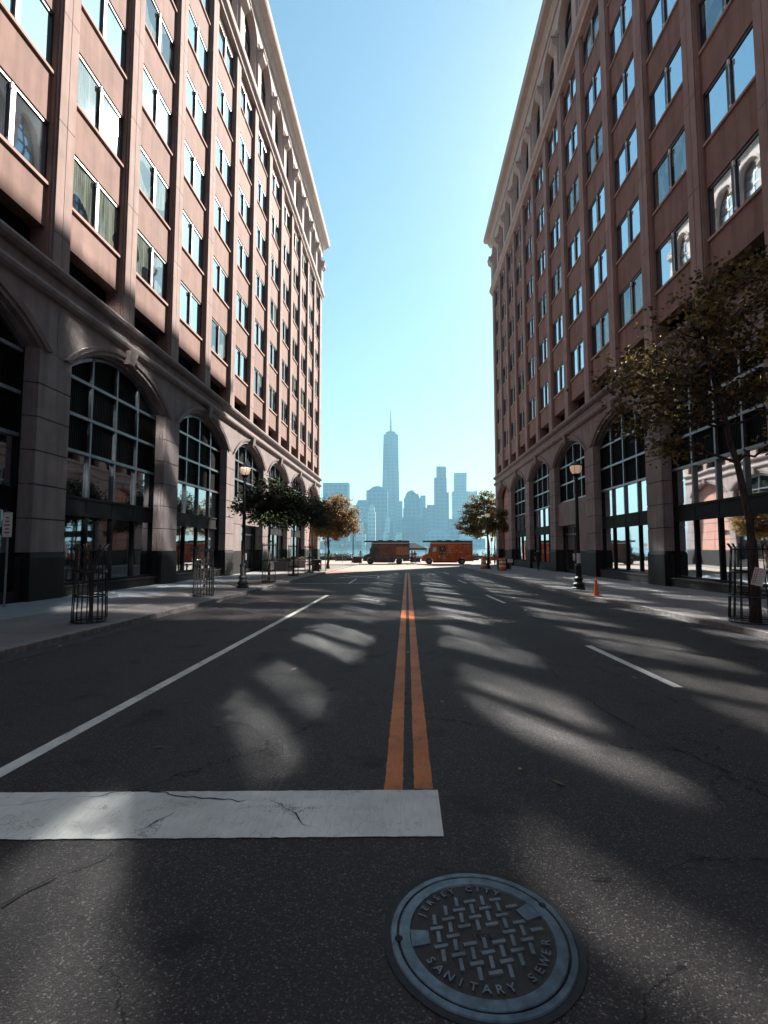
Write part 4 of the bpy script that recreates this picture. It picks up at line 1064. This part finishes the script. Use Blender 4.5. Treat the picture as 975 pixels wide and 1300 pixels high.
for x in (-.65,.65):
    mb = MB(); mb.box(x-.02,x+.02,-.3,-.26,0,.7); mb.box(x-.02,x+.02,.26,.3,0,.7); obj('leg', mb, M['black'], t, world=False)

# ------------------------------------------------------------------ people
def person(label, loc, yaw, shirt, trousers, hair=(.015,.012,.01), pose='stand', H=1.7, skin=(.35,.2,.14)):
    t = thing('person', label, 'person', loc, rz=yaw); k = H/1.7
    sw = .14 if pose == 'walk' else .02
    J = {'pel':(0,0,.92),'wai':(0,0,1.08),'che':(0,.0,1.30),'nec':(0,0,1.44),'hea':(0,-.02,1.56),'top':(0,0,1.66),
         'hl':(-.09,0,.88),'kl':(-.10,-sw-.02,.50),'al':(-.10,-sw*1.6,.09),'tl':(-.10,-sw*1.6-.16,.03),'hr':(.09,0,.88),'kr':(.10,sw*.6-.02,.50),'ar':(.10,sw*1.8,.09),'tr':(.10,sw*1.8-.15,.03),
         'sl':(-.19,0,1.38),'el':(-.25,.03,1.12),'wl':(-.24,-.10,.90),'fl':(-.24,-.14,.80),'sr':(.19,0,1.38),'er':(.26,.02,1.12),'wr':(.20,-.20,1.00),'fr':(.18,-.28,1.00)}
    Rd = {'pel':.135,'wai':.12,'che':.145,'nec':.058,'hea':.10,'top':.075,'hl':.095,'kl':.06,'al':.042,'tl':.035,'hr':.095,'kr':.06,'ar':.042,'tr':.035,'sl':.065,'el':.045,'wl':.03,'fl':.035,'sr':.065,'er':.045,'wr':.03,'fr':.035}
    E = [('pel','wai'),('wai','che'),('che','nec'),('nec','hea'),('hea','top'),('pel','hl'),('hl','kl'),('kl','al'),('al','tl'),('pel','hr'),('hr','kr'),('kr','ar'),('ar','tr'),('che','sl'),('sl','el'),('el','wl'),('wl','fl'),('che','sr'),('sr','er'),('er','wr'),('wr','fr')]
    nm = list(J); me = bpy.data.meshes.new('tmp'); me.from_pydata([tuple(c*k for c in J[n]) for n in nm], [(nm.index(a),nm.index(b)) for a,b in E], [])
    o = bpy.data.objects.new('tmp', me); COL.objects.link(o)
    md = o.modifiers.new('s','SKIN'); md.use_smooth_shade = True
    for i, n in enumerate(nm): me.skin_vertices[0].data[i].radius = (Rd[n]*k*(1.15 if n in ('pel','wai','che') else 1), Rd[n]*k*(.75 if n in ('pel','wai','che') else 1)); me.skin_vertices[0].data[i].use_root = (n == 'pel')
    o.modifiers.new('d','SUBSURF').levels = 1; o.modifiers['d'].render_levels = 1
    dg = bpy.context.evaluated_depsgraph_get(); m2 = bpy.data.meshes.new_from_object(o.evaluated_get(dg)); bpy.data.objects.remove(o)
    for c, nme in ((skin,'skin'),(shirt,'shirt_cloth'),(trousers,'trouser_cloth'),((.02,.02,.02),'shoe')): m2.materials.append(simple(nme, c, .8, var=.1))
    for f in m2.polygons:
        c = f.center/k; z = c.z
        f.material_index = 3 if z < .09 else 2 if z < .95 and abs(c.x) < .19 else 1 if z < 1.43 and not (abs(c.x) > .17 and z < 1.08) else 0
    m2.name = 'body'; b = bpy.data.objects.new('body', m2); COL.objects.link(b); b.parent = t
    mb = MB(); mb.lathe([(.0,1.715*k),(.05*k,1.71*k),(.09*k,1.675*k),(.112*k,1.62*k),(.11*k,1.56*k),(.085*k,1.50*k),(.04*k,1.49*k)], (0,.022*k,0), 12); obj('hair', mb, simple('hair', hair, .7), t, world=False, smooth=True)
    mb = MB()
    mb.extr([(-.014*k,-.105*k,1.55*k),(.014*k,-.105*k,1.55*k),(.01*k,-.10*k,1.60*k),(-.01*k,-.10*k,1.60*k)], [(-.01*k,-.14*k,1.553*k),(.01*k,-.14*k,1.553*k),(.006*k,-.11*k,1.59*k),(-.006*k,-.11*k,1.59*k)])
    obj('nose', mb, simple('skin_nose', skin, .7), t, world=False)
    return t
person('person in a pale grey top standing at the nose of the dark food truck', (-5.95,64.2,TZ), R(200), (.55,.53,.52), (.03,.03,.035))
person('person in a reddish top standing behind the tail of the dark food truck', (.62,65.6,TZ), R(20), (.38,.10,.08), (.03,.03,.04), pose='walk')
person('person in a dark jacket waiting between the two food trucks', (1.0,67.0,TZ), R(-30), (.05,.045,.05), (.05,.05,.07), H=1.75)
person('dark clad person walking along the right pavement beside the arcade', (10.0,39.3,gz(39)+KH), R(10), (.015,.015,.017), (.015,.015,.02), pose='walk', H=1.75)

# ------------------------------------------------------------------ waterfront
mb = MB()
mb.box(-80,80,94.6,95.2,-.6,.05); tag(obj('quay_wall', mb, M['base']), 'low pale quay wall along the river edge', 'wall')
t = thing('railing', 'dark metal railing along the river quay', 'railing', (0,94.9,.05))
for z_ in (.35,.75,1.05):
    mb = MB(); mb.box(-78,78,-.02,.02,z_-.02,z_+.02); obj('rail', mb, MP, t, world=False)
for i in range(40):
    mb = MB(); mb.box(-78+i*4,-77.94+i*4,-.03,.03,0,1.07); obj('post', mb, MP, t, world=False)
hedge = leaf_mat('hedge_leaves', [(0,(.03,.03,.02)),(.6,(.07,.055,.03)),(1,(.16,.10,.06))], .2)
def planter(label, x0, x1, y, h=.9):
    t = thing('planter', label, 'planter', ((x0+x1)/2,y,TZ), group='hedged planters by the river'); w2 = (x1-x0)/2
    mb = MB(); mb.box(-w2,w2,-.5,.5,0,.45); mb.box(-w2-.05,w2+.05,-.55,.55,.45,.52); obj('trough', mb, M['plinth'], t, world=False)
    mb = MB(); r = random.Random(int(x0*7)+99)
    for i in range(int(900*w2/3)):
        p = Vector((r.uniform(-w2,w2), r.uniform(-.45,.45), r.uniform(.5,h+r.gauss(0,.06)))); a = r.uniform(0,6.28); L = .12
        u = Vector((math.cos(a),math.sin(a),r.gauss(0,.6)))*L; v = Vector((-math.sin(a),math.cos(a),r.gauss(0,.5)))*L*.6
        mb.poly([p-u,p+v,p+u,p-v])
    obj('hedge', mb, hedge, t, world=False, fix=False)
for i, (a,b,y,l) in enumerate([(-16.5,-12.2,86,'leftmost'),(-11.6,-8.9,82,'second from the left'),(9.6,12.0,86,'right of the orange truck'),(12.6,16.5,86,'rightmost')]):
    planter('long planter with a clipped hedge by the river, '+l, a, b, y, 1.15)
def bench(label, loc):
    t = thing('park_bench', label, 'bench', loc, group='benches by the river')
    mb = MB(); mb.box(-.9,.9,-.22,.22,.42,.47); obj('seat', mb, M['frame'], t, world=False)
    mb = MB(); mb.box(-.9,.9,.2,.25,.55,.9); obj('backrest', mb, M['frame'], t, world=False)
    for x in (-.75,.75): mb = MB(); mb.box(x-.04,x+.04,-.2,.24,0,.42); obj('leg', mb, M['black'], t, world=False)
bench('dark bench by the river left of the dark truck', (-10.3,78,TZ)); bench('dark bench by the river right of the orange truck', (10.9,79,TZ))
t = thing('stone_planter', 'square dark stone planter at the foot of the far left lamp post', 'planter', (-6.9,70.6,TZ))
mb = MB(); mb.box(-.55,.55,-.5,.5,0,.75); mb.box(-.6,.6,-.55,.55,.75,.85); obj('trough', mb, M['plinth'], t, world=False)
for i,(x,y) in enumerate(((-9.9,40.5),(-9.9,47.5))):
    o = thing('stone_planter', 'low pale stone planter against the left arcade, '+('just before','just beyond')[i]+' the golden tree', 'planter', (x,y,gz(y)+KH))
    mb = MB(); mb.box(-.5,.5,-1.3,1.3,0,.62); mb.box(-.56,.56,-1.36,1.36,.62,.70); obj('trough', mb, M['base'], o, world=False)
    mb = MB(); r = random.Random(i)
    for q in range(260):
        p = Vector((r.uniform(-.42,.42),r.uniform(-1.2,1.2),r.uniform(.7,.95))); a = r.uniform(0,6.28); u = Vector((math.cos(a),math.sin(a),r.gauss(0,.6)))*.1; v = Vector((-math.sin(a),math.cos(a),.3))*.06
        mb.poly([p-u,p+v,p+u,p-v])
    obj('hedge', mb, hedge, o, world=False, fix=False)

# ------------------------------------------------------------------ manhole
MX, MY = .304, 2.245; MZ = gz(MY)
m = N('cast_iron'); p = m.world(); f = m.noise(p, 14, 6, .65); g = m.noise(p, 160, 3, .7)
col = m.mix(m.ramp(f, [(.35,(0,0,0)),(.7,(1,1,1))]), (.05,.06,.075), (.13,.15,.175)); m.bump(m.math('ADD', f, m.math('MULTIPLY', g, .5)), .0015, .7)
M['iron'] = m.base(col, m.ramp(g, [(.3,(.35,.35,.35)),(.8,(.6,.6,.6))]), .55)
m = N('cast_iron_dirty'); p = m.world(); f = m.noise(p, 9, 6, .7); g = m.noise(p, 200, 3, .8)
col = m.ramp(f, [(.3,(.020,.017,.016)),(.7,(.06,.048,.042))]); col = m.mix(m.math('GREATER_THAN', g, .66), col, (.16,.13,.11)); m.bump(g, .003, .8)
M['irond'] = m.base(col, .8, .1)
m = N('cast_iron_worn'); p = m.world(); f = m.noise(p, 7, 6, .7)
col = m.ramp(f, [(.32,(.07,.065,.07)),(.7,(.17,.17,.19))]); m.bump(m.noise(p,120,3,.7), .001, .6)
M['ironw'] = m.base(col, .5, .45)
mh = thing('manhole_cover', 'round cast iron sewer manhole cover with raised bars and lettering in the foreground asphalt', 'manhole cover', (MX,MY,MZ))
SQ = 1.05; RO = .382
def mp(mb, sx=1, sy=SQ):
    mb.v = [(x*sx, y*sy, z-SL*y*sy) for x,y,z in mb.v]; return mb
mb = MB(); mb.lathe([(RO+.004,-.02),(RO,.006),(RO-.006,.009),(RO-.028,.009),(RO-.031,.004),(RO-.033,-.01)], n=96); obj('frame', mp(mb), M['iron'], mh, world=False, smooth=False)
rc = RO-.037
mb = MB(); mb.lathe([(rc,-.02),(rc,.007),(rc-.004,.009),(rc-.046,.009),(rc-.052,.0025)], n=96)
obj('cover_ring', mp(mb), M['iron'], mh, world=False)
mb = MB(); mb.lathe([(rc-.05,.0028),(.001,.0028)], n=64); obj('cover', mp(mb), M['irond'], mh, world=False)
mb = MB(); mb.lathe([(RO-.030,-.001),(rc-.001,-.001)], n=64); obj('seam', mp(mb), M['crack'], mh, world=False)
# dark asphalt seam round the frame
mb = MB(); mb.lathe([(RO+.028,.0052),(RO+.002,.0052)], n=64); obj('collar', mp(mb), simple('tar_collar', (.018,.017,.018), .8, var=.5, scale=30), mh, world=False)
ri = rc-.052
# weave of raised bars
wb = MB(); ang = R(8); pit = .060
for i in range(-6,7):
    for j in range(-6,7):
        x, y = i*pit, j*pit*.78
        X = x*math.cos(ang)-y*math.sin(ang); Y = x*math.sin(ang)+y*math.cos(ang)
        rr_ = math.hypot(X, Y)
        if rr_ > ri-.052: continue
        if abs(X+.0) < .062 and abs(Y+.012) < .026: continue
        a = math.atan2(Y, X)
        if (Y < -.10 and rr_ > ri-.082): continue
        if (rr_ > ri-.078 and (R(75) < a < R(160))): continue
        if (abs(a-R(28)) < .25 or abs(abs(a)-PI) < .28) and rr_ > ri-.10: continue
        horiz = (i+j) % 2 == 0
        lx, ly = (.030,.0100) if horiz else (.0100,.030)
        th = ang+R(6) if horiz else ang-R(6)
        c_, s_ = math.cos(th), math.sin(th)
        q = lambda u, v, zz: (X+u*c_-v*s_, Y+u*s_+v*c_, zz)
        wb.extr([q(-lx,-ly,.0028),q(lx,-ly,.0028),q(lx,ly,.0028),q(-lx,ly,.0028)], [q(-lx+.002,-ly+.002,.0095),q(lx-.002,-ly+.002,.0095),q(lx-.002,ly-.002,.0095),q(-lx+.002,ly-.002,.0095)])
obj('raised_bars', mp(wb), M['ironw'], mh, world=False)
for a in (R(187), R(30)):
    lb = MB(); c_, s_ = math.cos(a), math.sin(a)
    q = lambda rr_, tt, zz: (rr_*c_-tt*s_, rr_*s_+tt*c_, zz)
    lb.extr([q(ri-.075,-.035,.0028),q(ri+.004,-.045,.0028),q(ri+.004,.045,.0028),q(ri-.075,.035,.0028)], [q(ri-.073,-.033,.009),q(ri+.002,-.043,.009),q(ri+.002,.043,.009),q(ri-.073,.033,.009)])
    obj('lug', mp(lb), M['iron'], mh, world=False)
    hb_ = MB(); cx_, cy_ = (rc+.002)*c_, (rc+.002)*s_
    hb_.lathe([(.0165,.0105),(0,.0105)], (cx_,cy_,0), 14); obj('pick_hole', mp(hb_), M['crack'], mh, world=False)
def text_arc(word, rad, a_mid, step, size, outward=True, name='lettering'):
    n = len(word); out = MB()
    for i, ch in enumerate(word):
        if ch == ' ': continue
        cu = bpy.data.curves.new('t', 'FONT'); cu.body = ch; cu.size = size; cu.extrude = .0035; cu.align_x = 'CENTER'; cu.align_y = 'CENTER'; cu.resolution_u = 3; cu.offset = .0009
        to = bpy.data.objects.new('t', cu); COL.objects.link(to)
        dg = bpy.context.evaluated_depsgraph_get(); me = bpy.data.meshes.new_from_object(to.evaluated_get(dg))
        k = (i-(n-1)/2)*step
        a = a_mid-k if outward else a_mid+k
        th = a-PI/2 if outward else a+PI/2
        c_, s_ = math.cos(th), math.sin(th); ox, oy = rad*math.cos(a), rad*math.sin(a)
        n0 = len(out.v)
        for v in me.vertices: out.v.append((ox+v.co.x*c_-v.co.y*s_, oy+v.co.x*s_+v.co.y*c_, .0062+v.co.z))
        for f in me.polygons: out.f.append(tuple(n0+q for q in f.vertices)); out.m.append(0)
        bpy.data.objects.remove(to); bpy.data.meshes.remove(me); bpy.data.curves.remove(cu)
    return obj(name, mp(out), M['ironw'], mh, world=False, fix=False)
text_arc('JERSEY CITY', ri-.030, R(113), R(9.3), .043, True)
text_arc('SANITARY', ri-.033, R(250), R(10.5), .050, False)
text_arc('SEWER', ri-.033, R(330), R(11), .050, False)
text_arc('1995', .001, R(90), 0, .04, True) if False else None
cu = bpy.data.curves.new('t','FONT'); cu.body = '1995'; cu.size = .045; cu.extrude = .002; cu.align_x = 'CENTER'; cu.align_y = 'CENTER'
to = bpy.data.objects.new('t', cu); COL.objects.link(to); me = bpy.data.meshes.new_from_object(to.evaluated_get(bpy.context.evaluated_depsgraph_get())); bpy.data.objects.remove(to)
tb_ = MB(); tb_.v = [(v.co.x*math.cos(ang)-v.co.y*math.sin(ang), -.012+v.co.x*math.sin(ang)+v.co.y*math.cos(ang), .005+v.co.z) for v in me.vertices]; tb_.f = [tuple(f.vertices) for f in me.polygons]; tb_.m = [0]*len(tb_.f)
obj('lettering', mp(tb_), M['irond'], mh, world=False, fix=False)

# ------------------------------------------------------------------ the hazy air over the river
m = bpy.data.materials.new('haze'); m.use_nodes = True; t_ = m.node_tree
for n_ in list(t_.nodes):
    if n_.bl_idname == 'ShaderNodeBsdfPrincipled': t_.nodes.remove(n_)
pv = t_.nodes.new('ShaderNodeVolumePrincipled'); pv.inputs['Color'].default_value = (.42,.80,1.0,1); pv.inputs['Density'].default_value = .00018; pv.inputs['Anisotropy'].default_value = .2
t_.links.new(pv.outputs[0], t_.nodes['Material Output'].inputs['Volume'])
mb = MB(); mb.box(-4000,4000,-1500,4400,-4.6,540)
hz = obj('haze', mb, m); hz['kind'] = 'stuff'; hz['label'] = 'pale blue haze hanging over the river'; hz['category'] = 'haze'
